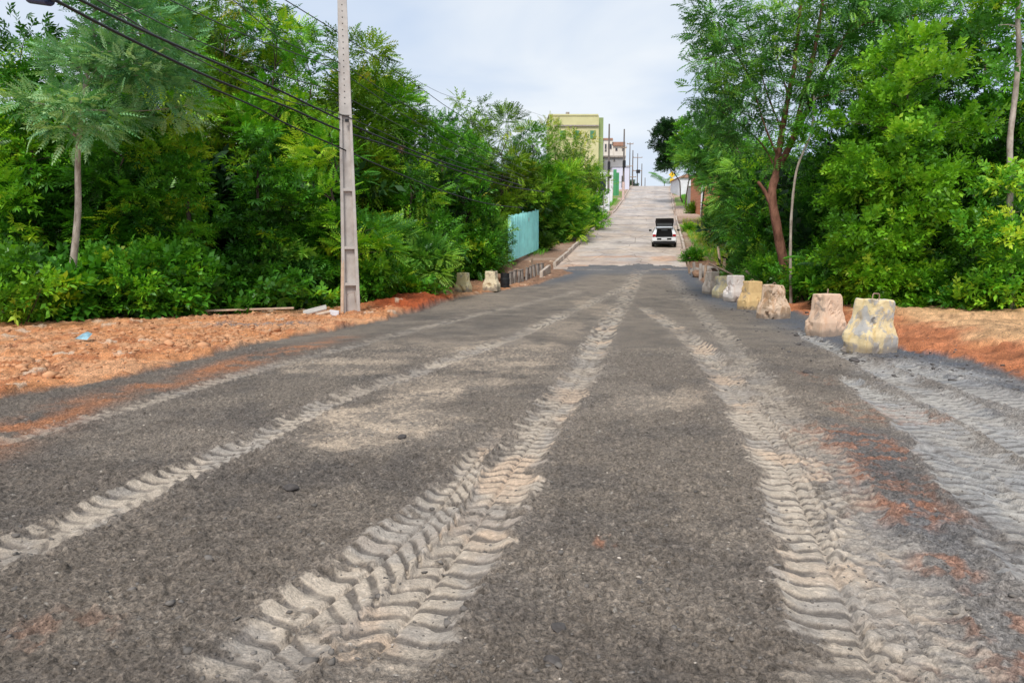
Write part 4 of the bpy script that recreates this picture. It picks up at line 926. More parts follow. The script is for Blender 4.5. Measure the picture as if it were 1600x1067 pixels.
# ------------------------------------------------------------------ far street: poles, walls, houses, sign
def spole(px, D, top, r, label, arms=(), base_px=None, tilt=0):
    p = at(px, top, D); zb = gz(p.x, D) - .2; H = p.z - zb
    root = empty('street_pole', (p.x, D, zb), label, 'utility pole', 'utility poles along the far street')
    mb = MB(); mb.tube([(0, 0, 0), (0, 0, H)], [r, r * .55], 8); mb.build('shaft', M_pole if r < .3 else M_conc, root)
    for (z, w, th) in arms:
        mb = MB(); mb.box((0, -.12, H - z), (w, .1, th)); mb.build('crossarm', M_wood, root)
        for k in (-.45, 0, .45): mb = MB(); mb.tube([(k * w, -.12, H - z), (k * w, -.12, H - z + .28)], [.05, .035], 6); mb.build('insulator', M_conc_dk, root)
    return root, H
M_pole = mat_plain('grey_brown_pole', (.17, .145, .13), .85, .2, 2)
def box_on(root, name, z, dims, m, x=0):
    mb = MB(); mb.box((x, -dims[1] * .8, z), dims); mb.build(name, m, root, .03)
r1, H1 = spole(952, 98, 194, .17, 'nearest grey pole up the left pavement, with drooping cables and a whitewashed foot')
mb = MB(); mb.tube([(0, 0, 0), (0, 0, 2.4)], [.2, .19], 10); mb.build('painted_foot', M_white, r1); box_on(r1, 'cable_bundle', H1 * .52, (.35, .3, 1.2), M_black); box_on(r1, 'junction_box', H1 * .4, (.4, .3, .4), M_trim, .15)
r2, H2 = spole(975.5, 120, 202, .19, 'second pole of the far row, dark-sleeved, before the white house', [(2.9, .9, .12)]); box_on(r2, 'transformer', H2 * .52, (.45, .5, 1.1), M_trim)
mb = MB(); mb.tube([(0, 0, 0), (0, 0, 3.2)], [.23, .22], 10); mb.build('painted_foot', mat_plain('pink_plaster', (.62, .45, .40), .8), r2)
r3, H3 = spole(984.5, 150, 223, .14, 'slim pole with a short crossarm, third up the far street', [(.3, 1.3, .14), (4.6, 1.3, .14)])
r4, H4 = spole(989, 166, 235, .18, 'pole just right of the slim crossarm pole, without a top arm', [(5.8, 1.6, .16)])
r5, H5 = spole(996.5, 185, 240, .15, 'pole with the widest crossarm and a dark transformer near the crest', [(1.0, 2.3, .14), (4.2, 2.2, .16)]); box_on(r5, 'transformer', H5 - 4.4, (.9, .6, .8), M_trim, .1)
spole(1003, 205, 256, .19, 'short stout pole second from the right on the skyline'); spole(1008, 240, 278, .2, 'smallest pole at the right end of the row on the crest')

def wallbox(root, name, px0, px1, py0, py1, D, depth, m, zlow=None):
    a = at(px0, py0, D); b = at(px1, py1, D); z0 = b.z if zlow is None else zlow; mb = MB()
    mb.box(((a.x + b.x) / 2 - root.location.x, D + depth / 2 - root.location.y, (a.z + z0) / 2 - root.location.z), (b.x - a.x, depth, a.z - z0)); return mb.build(name, m, root)
def wins(root, lst, D, m, frame=None):
    for (px0, px1, py0, py1) in lst:
        f = wallbox(root, 'window', px0, px1, py0, py1, D - .12, .15, frame or M_conc_dk)
        g = wallbox(root, 'pane', px0 + .6, px1 - .6, py0 + .6, py1 - .6, D - .16, .05, m); g.parent = f
M_yellow = mat_plain('yellow_green_render', (.60, .56, .30), .85, .08, .4, .1, .02, (.45, .42, .2), .5)
M_ygreen = mat_plain('mid_green_render', (.27, .35, .15), .85, .12, .5)
M_bwhite = mat_plain('cream_render', (.70, .64, .56), .85, .1, .3)
M_rooft = mat_plain('brown_roof_tiles', (.36, .20, .14), .85, .2, 1)
M_greyw = mat_plain('grey_render', (.36, .35, .36), .85, .15, .3)
M_lilac = mat_plain('pale_lilac_wall', (.62, .62, .72), .8, .08, .4)
M_gate = mat_plain('green_gate_paint', (.07, .30, .12), .55, .15, .5)
def buildings():
    D = 150; a = at(905, 260, D); zg = gz(a.x, D)
    r = empty('apartment_building', (a.x, D, zg), 'tall yellow-green apartment block rising behind the left trees', 'building')
    wallbox(r, 'wall', 858, 934.5, 181, 300, D, 11, M_yellow, zg - 1); wallbox(r, 'parapet', 857, 935, 178.5, 181, D - .15, 11.3, M_yellow)
    wallbox(r, 'side_wing', 934.6, 941.5, 184, 300, D + 1.5, 8, M_ygreen, zg - 1); wallbox(r, 'ledge', 866, 935.5, 195.5, 197.5, D - .35, .35, M_conc_dk)
    wins(r, [(922, 931, 204, 217), (896, 905, 204, 217), (875, 884, 204, 217)], D, mat_plain('green_shutter', (.08, .22, .12), .6), M_ygreen)
    mb = MB(); p = at(888, 178, D); mb.box((p.x - a.x, 2, p.z - zg + .3), (.7, .7, .7)); mb.build('roof_vent', M_conc_dk, r)
    D = 205; a = at(955, 262, D); zg = gz(a.x, D)
    r = empty('white_house', (a.x, D, zg), 'distant cream house with a brown tiled roof left of the far poles', 'house')
    wallbox(r, 'wall', 957, 977, 228, 300, D, 8, M_bwhite, zg - 2); wallbox(r, 'tower', 943.5, 957, 217, 300, D - .5, 8, M_bwhite, zg - 2)
    wallbox(r, 'roof', 956.8, 977, 222, 228, D - .5, 9, M_rooft); wins(r, [(961.5, 965, 231, 236), (972, 975, 230, 236)], D, M_glass); wins(r, [(945, 948, 225, 233), (950, 956, 225, 233), (945, 948, 234, 237)], D - .5, M_glass); wallbox(r, 'cap', 943, 957.5, 216, 219, D - .7, 8.4, M_rooft)
    D = 160; a = at(960, 260, D); zg = gz(a.x, D)
    r = empty('grey_building', (a.x, D, zg), 'low grey flat-roofed building between the far poles under the cream house', 'building')
    wallbox(r, 'wall', 944, 977, 246, 263, D, 7, M_greyw, zg - 1); wallbox(r, 'roof_slab', 943, 978, 243.5, 246, D - .4, 7.6, M_conc_dk); wins(r, [(958.5, 961.5, 248, 252)], D, M_glass)
    D = 140; a = at(962, 280, D); zg = gz(a.x, D)
    r = empty('pale_house', (a.x, D, zg), 'single-storey pale lilac house with a dark doorway beside the green gate', 'house')
    wallbox(r, 'wall', 957, 983, 261, 296, D, 6, M_lilac, zg - 1); wallbox(r, 'door', 971.5, 975, 275, 293, D - .1, .12, M_trim); wallbox(r, 'parapet', 956.5, 983.5, 259.5, 261, D - .15, 6.3, M_greyw)
    D = 126; a = at(962, 285, D); zg = gz(a.x, D)
    r = empty('gate', (a.x, D, zg), 'tall green metal gate in front of the pale lilac house', 'gate')
    wallbox(r, 'gate_panel', 958.5, 963, 265, 300, D, .12, M_gate, zg - .1); wallbox(r, 'gate_panel', 963.2, 967, 270, 300, D + .3, .12, M_gate, zg - .1)
    D = 112; a = at(950, 285, D); zg = gz(a.x, D)
    r = empty('plaster_wall', (a.x, D, zg), 'white plaster garden wall left of the green gate', 'wall')
    wallbox(r, 'wall', 938, 957, 268, 305, D, .3, M_white, zg - .2); wallbox(r, 'coping', 937.5, 957.5, 266.5, 268, D - .06, .42, M_conc)
    D = 92; a = at(945, 300, D); zg = gz(a.x, D)
    r = empty('low_wall', (a.x, D, zg), 'low white wall stub beside the roadside sign', 'wall'); wallbox(r, 'wall', 932, 949, 299, 315, D, .25, M_white, zg - .1); wallbox(r, 'coping', 931.7, 949.3, 298, 299, D - .04, .33, M_conc)
    # right of the street
    D = 126; a = at(1070, 285, D); zg = gz(a.x, D)
    r = empty('white_house', (a.x, D, zg), 'white gabled house half hidden behind the dark round tree', 'house')
    wallbox(r, 'wall', 1062, 1085, 278, 300, D, 7, M_white, zg - .5); mb = MB(); p = at(1073, 272, D); mb.loft([[(-1.6 + p.x - a.x, -.3, at(1073, 278, D).z - zg), (1.6 + p.x - a.x, -.3, at(1073, 278, D).z - zg), (p.x - a.x + .05, -.3, p.z - zg), (p.x - a.x - .05, -.3, p.z - zg)], [(-1.6 + p.x - a.x, 7, at(1073, 278, D).z - zg), (1.6 + p.x - a.x, 7, at(1073, 278, D).z - zg), (p.x - a.x + .05, 7, p.z - zg), (p.x - a.x - .05, 7, p.z - zg)]]); mb.build('roof', M_rooft, r)
    D = 104; a = at(1085, 300, D); zg = gz(a.x, D)
    r = empty('garden_wall', (a.x, D, zg), 'pale weathered garden wall at the side street corner', 'wall')
    wallbox(r, 'wall', 1075, 1100, 292, 316, D, .3, mat_plain('stained_plaster', (.55, .50, .47), .85, .15, .6, .2, .01, (.35, .28, .22), .7), zg - .1); wallbox(r, 'coping', 1074.6, 1100.4, 290.8, 292, D - .05, .4, M_conc)
    D = 88; a = at(1118, 290, D); zg = gz(a.x, D)
    r = empty('brick_house', (a.x, D, zg), 'orange brick house glimpsed through the right trees', 'house')
    mbk = NT('orange_bricks'); tc = mbk.n('ShaderNodeTexCoord').outputs['Object']
    bt = mbk.n('ShaderNodeTexBrick', {'Vector': mbk.n('ShaderNodeMapping', {'Vector': tc, 'Rotation': (math.pi / 2, 0, 0)}).outputs[0], 'Color1': (.52, .19, .08, 1), 'Color2': (.42, .14, .06, 1), 'Mortar': (.42, .34, .28, 1), 'Scale': 2.2}).outputs[0]; MB_ = mbk.fin(bt, .9)
    wallbox(r, 'wall', 1099, 1160, 268, 318, D, 6, MB_, zg - .5); wallbox(r, 'roof_slab', 1098, 1162, 265.5, 268, D - .3, 6.6, M_conc_dk); wins(r, [(1106, 1114, 282, 294)], D, M_glass, M_conc)
    mb = MB(); p = at(1098, 255, 82); z0 = gz(p.x, 82); mb.tube([(0, 0, -.1), (0, 0, p.z - z0)], [.11, .09], 10); mb.box((0, 0, p.z - z0 + .03), (.25, .25, .06)); o = mb.build('white_post', M_white, None); o.location = (p.x, 82, z0); tag(o, 'slender white post in front of the orange brick house', 'post')
    # small street things
    p = at(943.5, 280, 80); z0 = gz(p.x, 80); root = empty('road_sign', (p.x, 80, z0), 'dark rectangular road sign seen from behind on a thin post, left kerb', 'road sign')
    mb = MB(); mb.tube([(0, 0, -.1), (0, 0, p.z - z0 + .05)], .035, 8); mb.build('post', M_conc_dk, root)
    mb = MB(); w = 8.5 * 80 / 1155; h = 17 * 80 / 1155; mb.box((-.08, -.06, p.z - z0 - h / 2), (w, .03, h)); mb.build('plate', mat_plain('navy_sign_back', (.015, .02, .04), .5), root, .01)
    p = at(1050, 270, 150); z0 = gz(p.x, 150); root = empty('warning_sign', (p.x, 150, z0), 'yellow hazard sign by the crest next to the dark round tree', 'road sign')
    mb = MB(); mb.tube([(0, 0, -.1), (0, 0, p.z - z0)], .06, 8); mb.build('post', M_conc_dk, root); my = mat_plain('yellow_sign_paint', (.80, .52, .03), .5, .1)
    for k, (zz, s_) in enumerate(((-.2, .95), (-1.35, .8))):
        mb = MB(); mb.box((0, -.12, p.z - z0 + zz - .2), (s_, .05, s_), M=Matrix.Rotation(math.radians(45 if k == 0 else 0), 3, 'Y')); mb.build('plate', my, root)
buildings()

# ------------------------------------------------------------------ rubble and posts at the right end of the causeway
def post(px, pyb, pyt, dpx, r, m, label, name='wooden_post', dD=0, cat='post'):
    g = ground(px, pyb); D = g.y + dD; b = at(px, pyb, D); t = at(px + dpx, pyt, D + .15); z = gz(b.x, D) - .15; mb = MB()
    d = Vector((t.x - b.x, .15, t.z - z)); q = d.to_track_quat('Z', 'Y').to_matrix(); mb.box(tuple(d / 2), (r * 2, r * 1.6, d.length), M=q); o = mb.build(name, m, None, .01); o.location = (b.x, D, z); tag(o, label, cat)
post(1131, 436, 404, 1, .075, M_wood, 'thick weathered wooden post standing behind the far right barriers')
post(1127, 418, 386, -5, .065, M_woodlt, 'pale leaning wooden post highest behind the far right barriers')
post(1086, 432, 410, -2, .06, M_conc_dk, 'grey stump leaning left at the far right corner of the dirt road', 'stub_post'); post(1094, 438, 412, 1, .07, M_conc_dk, 'grey stump upright before the far right rubble', 'stub_post')
post(1101, 441, 414, 2, .06, M_wood, 'brown stump nearest the dusty pink barrier', 'stub_post'); post(1078, 428, 409, -3, .05, M_wood, 'thin brown stake where the concrete street begins', 'stake')
def pole_lying(px0, py0, px1, py1, D0, D1, r, label):
    a = at(px0, py0, D0); b = at(px1, py1, D1); a.z = max(a.z, gz(a.x, D0) + r); b.z = max(b.z, gz(b.x, D1) + r); mb = MB(); mb.tube([a, (a + b) / 2 + Vector((0, 0, .02)), b], r, 8); tag(mb.build('fallen_pole', M_wood, None, 0, True), label, 'pole')
pole_lying(1166, 424, 1188, 440, 30, 28, .05, 'grey fallen pole slanting down behind the white barrier')
pole_lying(1108, 412, 1150, 432, 36, 31, .04, 'thin fallen pole lying across the right rubble')
for i, (px, py, s, m, lb) in enumerate([(1100, 428, .5, M_rub, 'brown rubble lump at the left of the right-hand rubble'), (1112, 424, .6, M_conc_dk, 'largest grey rubble lump behind the far right barriers'), (1122, 430, .42, M_rub, 'reddish rubble lump under the thick wooden post'), (1092, 420, .35, M_conc_dk, 'small grey rubble lump next to the street edge'), (1085, 398, .4, M_conc_dk, 'pale stone on the right verge just below the parked car')]):
    g = ground(px, py + 8); rock('rubble_chunk', g.x, g.y + .8, s, m, lb, 'rubble', 80 + i)
def ring_pipe():
    g = ground(1104, 438); mb = MB(); n = 22
    for (r0, r1) in ((.36, .29),):
        v = []; f = []
        for k in range(n):
            a = 2 * math.pi * k / n
            for r, y in ((r0, 0), (r0, .5), (r1, .5), (r1, 0)): v.append((math.cos(a) * r, y, math.sin(a) * r + .30))
        for k in range(n):
            b, c = k * 4, ((k + 1) % n) * 4
            for j in range(4): f.append((b + j, b + (j + 1) % 4, c + (j + 1) % 4, c + j))
        mb.add(v, f)
    o = mb.build('concrete_pipe', M_conc_dk, None, .008); o.location = (g.x + .3, g.y, gz(g.x, g.y) - .05); o.rotation_euler = (0, .1, .3); tag(o, 'short broken concrete pipe ring in the rubble by the far right barriers', 'pipe')
ring_pipe()

# ------------------------------------------------------------------ trees and shrubs, left of the road
GL = 'trees of the thicket left of the road'; GR = 'trees of the thicket right of the road'
SL = 'bushes along the foot of the left thicket'; SR = 'bushes along the foot of the right thicket'
tree(160, 18.5, -75, 215, 2.4, 'pinnate', 'silver', 'grey-green tree with a pale thin trunk and big feathery leaves near the left end', nl=4, clumps=58, per=24, cs=.5, sc=.8, tone=.62, bark='pale', tr=.10,
     trunk_px=[(112, 478, 0), (114, 420, 0), (122, 330, .2), (122, 240, .2), (131, 150, 0), (143, 70, 0), (150, 0, 0), (152, -60, 0)], base_px=112)
tree(48, 20.4, 110, 420, 1.4, 'palmate', 'fresh', 'mid green leafy tree just left of the pale thin trunk', nl=5, clumps=44, per=24, cs=.5, tone=.46)
tree(190, 20.9, 190, 440, 1.2, 'pinnate', 'deep', 'deep green young tree just right of the pale thin trunk', nl=4, clumps=34, per=24, cs=.45, tone=.48)
tree(20, 21.5, 45, 430, 2.3, 'palmate', 'deep', 'dark green leafy tree at the far left edge', group=GL, nl=5, clumps=46, per=26, cs=.6, tone=.42)
tree(-60, 20, 200, 480, 1.9, 'pinnate', 'lime', 'yellow-green feathery tree cut off by the left edge', nl=4, clumps=30, per=24, cs=.5, tone=.5)
tree(235, 24.5, 40, 470, 2.5, 'pinnate', 'deep', 'deep green tree behind the pale trunked one', group=GL, nl=6, clumps=70, per=24, cs=.6, tone=.5)
tree(285, 21.5, 150, 470, 1.7, 'palmate', 'fresh', 'fresh green hand-leaved tree between the pale trunk and the pole, front row', nl=4, clumps=36, per=24, cs=.5, tone=.5)
tree(345, 28, -25, 400, 2.9, 'feather', 'golden', 'tall olive-gold tree touching the top of the picture left of the pole', nl=6, clumps=80, per=26, cs=.6, sc=1.05, tone=.5, up=.15)
tree(60, 27, 70, 430, 2.4, 'small', 'deep', 'tall dark green tree behind the far left treetops', group=GL, nl=6, clumps=60, per=22, cs=.65, tone=.38)
tree(425, 26.5, 20, 430, 2.2, 'pinnate', 'fresh', 'mixed light green tree just left of the concrete pole', nl=6, clumps=60, per=24, cs=.55, tone=.45)
tree(400, 22.8, 205, 480, 1.7, 'palmate', 'deep', 'low deep green tree in the dark hollow left of the pole', group=GL, nl=4, clumps=32, per=24, cs=.55, tone=.42)
tree(480, 29.5, 52, 400, 2.3, 'small', 'golden', 'olive green tree directly behind the upper half of the pole', nl=6, clumps=66, per=24, cs=.6, tone=.42)
tree(560, 30, 60, 430, 1.9, 'feather', 'golden', 'golden-green feathery tree rising right of the concrete pole', nl=6, clumps=64, per=26, cs=.5, sc=1.05, tone=.58)
tree(520, 24.5, 215, 480, 2.0, 'pinnate', 'fresh', 'fresh green tree behind the lower half of the pole', nl=4, clumps=46, per=22, cs=.5, tone=.42)
tree(610, 31.5, 120, 440, 2.0, 'feather', 'fresh', 'light green feathery tree, second right of the pole, with a falling outline', nl=5, clumps=60, per=24, cs=.55, tone=.5)
tree(668, 35.5, 172, 430, 2.0, 'pinnate', 'fresh', 'bright green tree under the dip in the left skyline', nl=5, clumps=58, per=22, cs=.55, tone=.48)
tree(640, 29.5, 255, 470, 1.8, 'small', 'deep', 'dark leafy small tree under the dry tuft on the cables', group=GL, nl=4, clumps=40, per=22, cs=.5, tone=.4)
tree(738, 41.5, 145, 400, 1.9, 'small', 'golden', 'tall narrow olive tree making the peak in the left skyline', nl=7, clumps=62, per=24, cs=.5, tone=.5, lean=.1)
tree(722, 37, 215, 420, 1.9, 'round', 'deep', 'rounded vine-covered tree with dark leaves below the skyline peak', nl=5, clumps=60, per=24, cs=.5, tone=.48)
tree(785, 47, 178, 340, 2.2, 'feather', 'golden', 'olive-gold tree right of the skyline peak', group=GL, nl=5, clumps=60, per=24, cs=.55, tone=.48)
tree(832, 56, 196, 350, 2.2, 'feather', 'fresh', 'green feathery tree above the turquoise fence', nl=5, clumps=60, per=24, cs=.55, tone=.45)
tree(748, 44, 240, 380, 1.6, 'pinnate', 'deep', 'mid green tree overhanging the left end of the turquoise fence', nl=4, clumps=44, per=22, cs=.5, tone=.45)
tree(868, 62, 188, 370, 2.8, 'small', 'golden', 'olive-gold tree in front of the yellow apartment block', nl=6, clumps=70, per=24, cs=.65, sc=1.15, tone=.55)
tree(905, 74, 205, 355, 3.0, 'small', 'golden', 'golden-green tree hiding the foot of the yellow apartment block', nl=6, clumps=70, per=22, cs=.75, sc=1.25, tone=.6)
tree(885, 58, 260, 375, 2.0, 'feather', 'fresh', 'bright green roadside tree beyond the turquoise fence', nl=4, clumps=50, per=22, cs=.6, sc=1.15, tone=.6)
tree(930, 84, 262, 345, 1.9, 'round', 'fresh', 'last light green tree before the roadside sign', nl=4, clumps=44, per=22, cs=.6, sc=1.25, tone=.62)
tree(915, 70, 310, 362, 1.6, 'round', 'fresh', 'low bush-like tree leaning over the left pavement', nl=3, clumps=34, per=22, cs=.55, sc=1.2, tone=.5)

shrub(20, 17.2, 385, 1.1, 'round', 'lime', 'yellow-green bush at the very left above the clay bank', clumps=24, per=20, tone=.42)
shrub(85, 18.2, 430, .95, 'broad', 'deep', 'low deep green bush at the foot of the pale trunk', group=SL, clumps=22, tone=.55)
shrub(165, 19.2, 395, 1.1, 'round', 'fresh', 'small-leaved bush just right of the pale trunk foot', clumps=28, tone=.45)
shrub(250, 19.9, 380, 1.1, 'broad', 'deep', 'glossy broad-leaved bush left of the dark hollow', group=SL, clumps=28, tone=.55)
shrub(318, 21.0, 425, .8, 'palmate', 'fresh', 'low light green bush behind the left end of the long plank', clumps=18, sc=.85, tone=.45)
shrub(372, 22.2, 420, .9, 'broad', 'fresh', 'broad-leaved bush behind the long plank', clumps=22, tone=.5)
shrub(440, 23.2, 375, 1.15, 'broad', 'cool', 'cool green broad-leaved bush left of the pole foot', clumps=30, tone=.55)
shrub(500, 23.6, 400, .95, 'palmate', 'fresh', 'light green bush touching the left side of the pole foot', clumps=24, sc=.9, tone=.5)
shrub(575, 25.5, 345, 1.15, 'broad', 'cool', 'leafy green bush right behind the pole foot', group=SL, clumps=32, tone=.55)
shrub(626, 27.8, 350, 1.15, 'pinnate', 'cool', 'large bush of layered bright leaves right of the pole', clumps=44, per=22, cs=.4, sc=.9, tone=.66)
shrub(612, 27, 425, .9, 'pinnate', 'fresh', 'low fern-leaved bush over the red clay heap', clumps=22, tone=.5)
shrub(650, 31.5, 385, .9, 'round', 'deep', 'dense dark bush left of the pale yellow barrier', group=SL, clumps=36, tone=.55)
shrub(728, 37, 350, 1.5, 'small', 'deep', 'mound of vines left of the turquoise fence', clumps=60, per=24, cs=.42, tone=.6, cat='vine')
shrub(757, 40, 338, 1.1, 'small', 'cool', 'vine mass spilling over the left end of the turquoise fence', clumps=56, per=24, cs=.40, tone=.55, cat='vine', depth=.9)
shrub(745, 37, 392, 1.1, 'small', 'deep', 'low dark vines above the cream barrier', clumps=36, per=22, tone=.42)
shrub(878, 57, 335, 1.1, 'feather', 'cool', 'feathery green bush at the right end of the turquoise fence', clumps=36, tone=.5, sc=1.1)
shrub(886, 62, 345, 1.3, 'feather', 'fresh', 'roadside bush between the fence and the left kerb', clumps=34, tone=.5, sc=1.15)
shrub(853, 51, 368, .4, 'small', 'golden', 'dry reddish-brown bush at the foot of the turquoise fence', clumps=14, tone=.2)
palm(806, 50, 255, 16, 'dark palm crown poking out above the turquoise fence', .8, 'cool', .5)
palm(690, 40, 205, 13, 'small palm crown among the left treetops', .7, 'deep', .5)

tree(215, 29, -70, 300, 2.6, 'palmate', 'golden', 'tall olive tree reaching the top edge above the grey-green feathery one', nl=5, clumps=64, per=24, cs=.65, tone=.45)
tree(455, 32, 35, 330, 2.3, 'pinnate', 'deep', 'tall dark green tree seen just left of the upper pole', nl=5, clumps=60, per=24, cs=.6, tone=.42)
tree(590, 34, 105, 330, 2.2, 'pinnate', 'golden', 'olive green tree filling the skyline right of the pole', nl=5, clumps=60, per=24, cs=.6, tone=.5)
tree(330, 31, -30, 300, 2.6, 'pinnate', 'deep', 'dark green treetop behind the olive-gold tree left of the pole', nl=5, clumps=60, per=24, cs=.65, tone=.45)
tree(695, 41, 180, 330, 2.0, 'small', 'fresh', 'leafy green treetop left of the skyline peak', nl=4, clumps=50, per=22, cs=.6, tone=.48)
# dark interior of the left thicket
LB = [(-17, 18), (-11.2, 18.6), (-8.3, 20.6), (-5.6, 24), (-5.2, 29), (-5.2, 35), (-5.4, 40)]
belt('undergrowth', LB, 0.0, 1.5, 520, 'broad', 'deep', 16, .4, 1.0, .42, 'low mixed undergrowth along the left thicket', 1.0, 11)
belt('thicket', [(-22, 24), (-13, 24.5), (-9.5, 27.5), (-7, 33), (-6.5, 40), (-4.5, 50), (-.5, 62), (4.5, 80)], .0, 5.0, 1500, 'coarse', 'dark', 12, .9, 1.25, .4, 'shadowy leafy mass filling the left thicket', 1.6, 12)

# ------------------------------------------------------------------ right of the road
tree(1046, 112, 190, 264, 2.5, 'round', 'dark', 'dark round-crowned tree leaning over the crest of the street', nl=5, clumps=60, per=26, cs=.85, sc=1.9, tone=.42, tonev=.1, flat=.9, base_px=1066)
tree(1104, 72, 175, 290, 2.2, 'feather', 'cool', 'blue-green feathery tree in front of the brick house', nl=5, clumps=64, per=24, cs=.7, sc=1.25, tone=.5)
tree(1152, 50, 118, 350, 2.1, 'feather', 'cool', 'feathery tree with drooping cool green leaves over the right verge', nl=6, clumps=70, per=24, cs=.6, sc=1.1, tone=.5, up=.1)
tree(1178, 38, 235, 400, 1.9, 'feather', 'cool', 'mid height feathery tree left of the reddish leaning trunk', nl=6, clumps=70, per=24, cs=.55, tone=.52, up=.1)
tree(1130, 40, 20, 200, 1.8, 'small', 'deep', 'high airy crown against the sky at the right thicket\'s edge', group=GR, nl=4, clumps=20, per=14, cs=.42, tone=.4, base_px=1180)
tree(1078, 98, 185, 262, 2.0, 'round', 'deep', 'dense green tree between the dark round tree and the brick house', nl=5, clumps=56, per=22, cs=.7, sc=1.6, tone=.5)
# the open-crowned tree with the forked reddish trunk
def forked_tree():
    D = 25.5; b = at(1236, 470, D); zb = gz(b.x, D) - .2; root = empty('forked_tree', (b.x, D, zb), 'tall airy tree with a leaning reddish-brown trunk forking above the right barriers', 'tree')
    o = Vector((b.x, D, zb)); mb = MB()
    def br(pts, r0, r1, sides=9):
        P = [Vector(p) for p in smooth_poly([tuple(at(q[0], q[1], D + (q[2] if len(q) > 2 else 0)) - o) for q in pts], 5)]
        n = len(P) - 1; mb.tube(P, [r0 + (r1 - r0) * i / n + .006 * math.sin(i * 1.7) for i in range(n + 1)], sides, False); return P
    E = []
    br([(1240, 486), (1232, 440), (1222, 398), (1213, 350), (1206, 305), (1212, 275)], .18, .135, 12)
    br([(1204, 318), (1193, 296), (1184, 284)], .07, .05)
    m1 = br([(1210, 285), (1216, 245), (1222, 205), (1232, 150), (1242, 100), (1248, 40), (1254, -30)], .12, .045); E += m1[8:]
    m2 = br([(1216, 262, 0), (1240, 215, -.2), (1252, 165, -.3), (1268, 100, -.3), (1280, 40, -.5), (1290, -30, -.6)], .115, .045); E += m2[10:]
    m3 = br([(1236, 222, -.2), (1262, 170, .2), (1290, 110, .4), (1320, 60, .5), (1345, 20, .7), (1358, -25, .8)], .095, .04); E += m3[8:]
    m4 = br([(1318, 64, .5), (1350, 38, .2), (1395, 32, .0), (1440, 22, -.2)], .035, .015); E += m4[4:]
    for pts, r in ([(1222, 205, 0), (1200, 150, .4), (1182, 90, .7), (1165, 30, 1)], .035), ([(1216, 245), (1196, 200, -.4), (1170, 120, -.6), (1140, 70, -.8), (1110, 30, -1)], .035), ([(1212, 265), (1190, 225, .5), (1150, 190, .7), (1120, 170, .9)], .03), ([(1232, 150), (1215, 90, .5), (1210, 20, .9)], .03), ([(1290, 110, .4), (1300, 60, 1), (1290, 0, 1.3)], .03), ([(1150, 100, -.6), (1120, 100, -.9), (1095, 90, -1)], .02), ([(1252, 165, -.3), (1290, 150, -.9), (1330, 140, -1.2)], .028):
        p = br(pts, r, .01, 6); E += p[len(p) // 3:]
    mb.build('trunk', BARK['red'], root, smooth=True)
    cl = []; r_ = np.random.default_rng(77)
    for e in E:
        for _ in range(2):
            if r_.uniform() < .62:
                p = e + Vector(r_.normal(0, .38, 3)); cl.append([p.x, p.y, p.z, *(r_.normal(0, .5, 3))])
    for px, py in [(1110, 20), (1100, 55), (1130, 45), (1160, 15), (1095, 100), (1120, 130), (1105, 160), (1150, 130), (1130, 90), (1180, 60), (1210, 30), (1330, 10), (1370, 20), (1400, 5), (1300, 130), (1330, 110), (1370, 80), (1350, 150), (1090, 10), (1175, 175), (1150, 210), (1310, 30), (1420, 40), (1390, 60), (1125, 195), (1260, 10), (1235, -10), (1345, -10), (1290, -5)]:
        p = at(px, py, D + r_.uniform(-1.2, 1.2)) - o; cl.append([p.x, p.y, p.z, *(r_.normal(0, .5, 3))])
    link('crown', leaf_mesh('crown', [foliage(np.array(cl), 'feather', 16, .46, .82, .46, .14, .1, 5)]), LEAF['cool'], root)
forked_tree()
def thin_tree(pts, D, r0, r1, label, bark, name='slender_tree', leaves=(), kind='small', mat='fresh', tone=.5, per=16, cs=.35):
    b = at(pts[0][0], pts[0][1], D); zb = gz(b.x, D) - .2; o = Vector((b.x, D, zb)); root = empty(name, tuple(o), label, 'tree'); mb = MB()
    P = [Vector(p) for p in smooth_poly([tuple(at(q[0], q[1], D) - o) for q in pts], 5)]; n = len(P) - 1; mb.tube([Vector((0, 0, 0))] + P[1:], [r0 + (r1 - r0) * i / n + .004 * math.sin(i * 2.3) for i in range(n + 1)], 9, False)
    cl = []
    for (px, py, dd, rr) in leaves:
        for _ in range(3):
            c = at(px, py, D + dd) - o + Vector(rng.normal(0, rr, 3)); cl.append([*c, *rng.normal(0, .5, 3)])
        c = at(px, py, D + dd) - o; s_ = min(P, key=lambda p: (p - c).length + .3 * abs(p.z - c.z + .5)); limb(mb, s_, c, .025, .006, .05, 4, 5)
    mb.build('trunk', BARK[bark], root, smooth=True)
    if cl: link('crown', leaf_mesh('crown', [foliage(np.array(cl), kind, per, cs, 1.0, tone, .14, .3, 3)]), LEAF[mat], root)
thin_tree([(1236, 470), (1235, 400), (1237, 330), (1244, 270), (1255, 238), (1268, 205), (1272, 150)], 24.4, .05, .025, 'slender pale sapling stem standing just right of the forked trunk', 'pale', leaves=[(1272, 190, 0, .3), (1262, 225, .3, .25), (1285, 150, .3, .3)], tone=.4)
thin_tree([(1584, 500), (1580, 430), (1577, 350), (1579, 280), (1578, 220), (1586, 150), (1592, 80), (1590, 20), (1597, -40)], 18.6, .085, .05, 'straight pale-barked tree near the right edge, vines round its foot', 'pale', 'pale_trunk_tree',
          leaves=[(1560, 40, 0, .4), (1600, 60, 0, .4), (1545, 10, .5, .4), (1620, 20, .5, .4), (1580, -20, 0, .5), (1560, 365, -.4, .22), (1575, 390, -.4, .25), (1590, 420, -.5, .25), (1565, 430, -.4, .25), (1580, 460, -.4, .25), (1560, 290, -.2, .15), (1596, 330, .1, .15)], kind='round', mat='fresh', tone=.55, per=20, cs=.32)
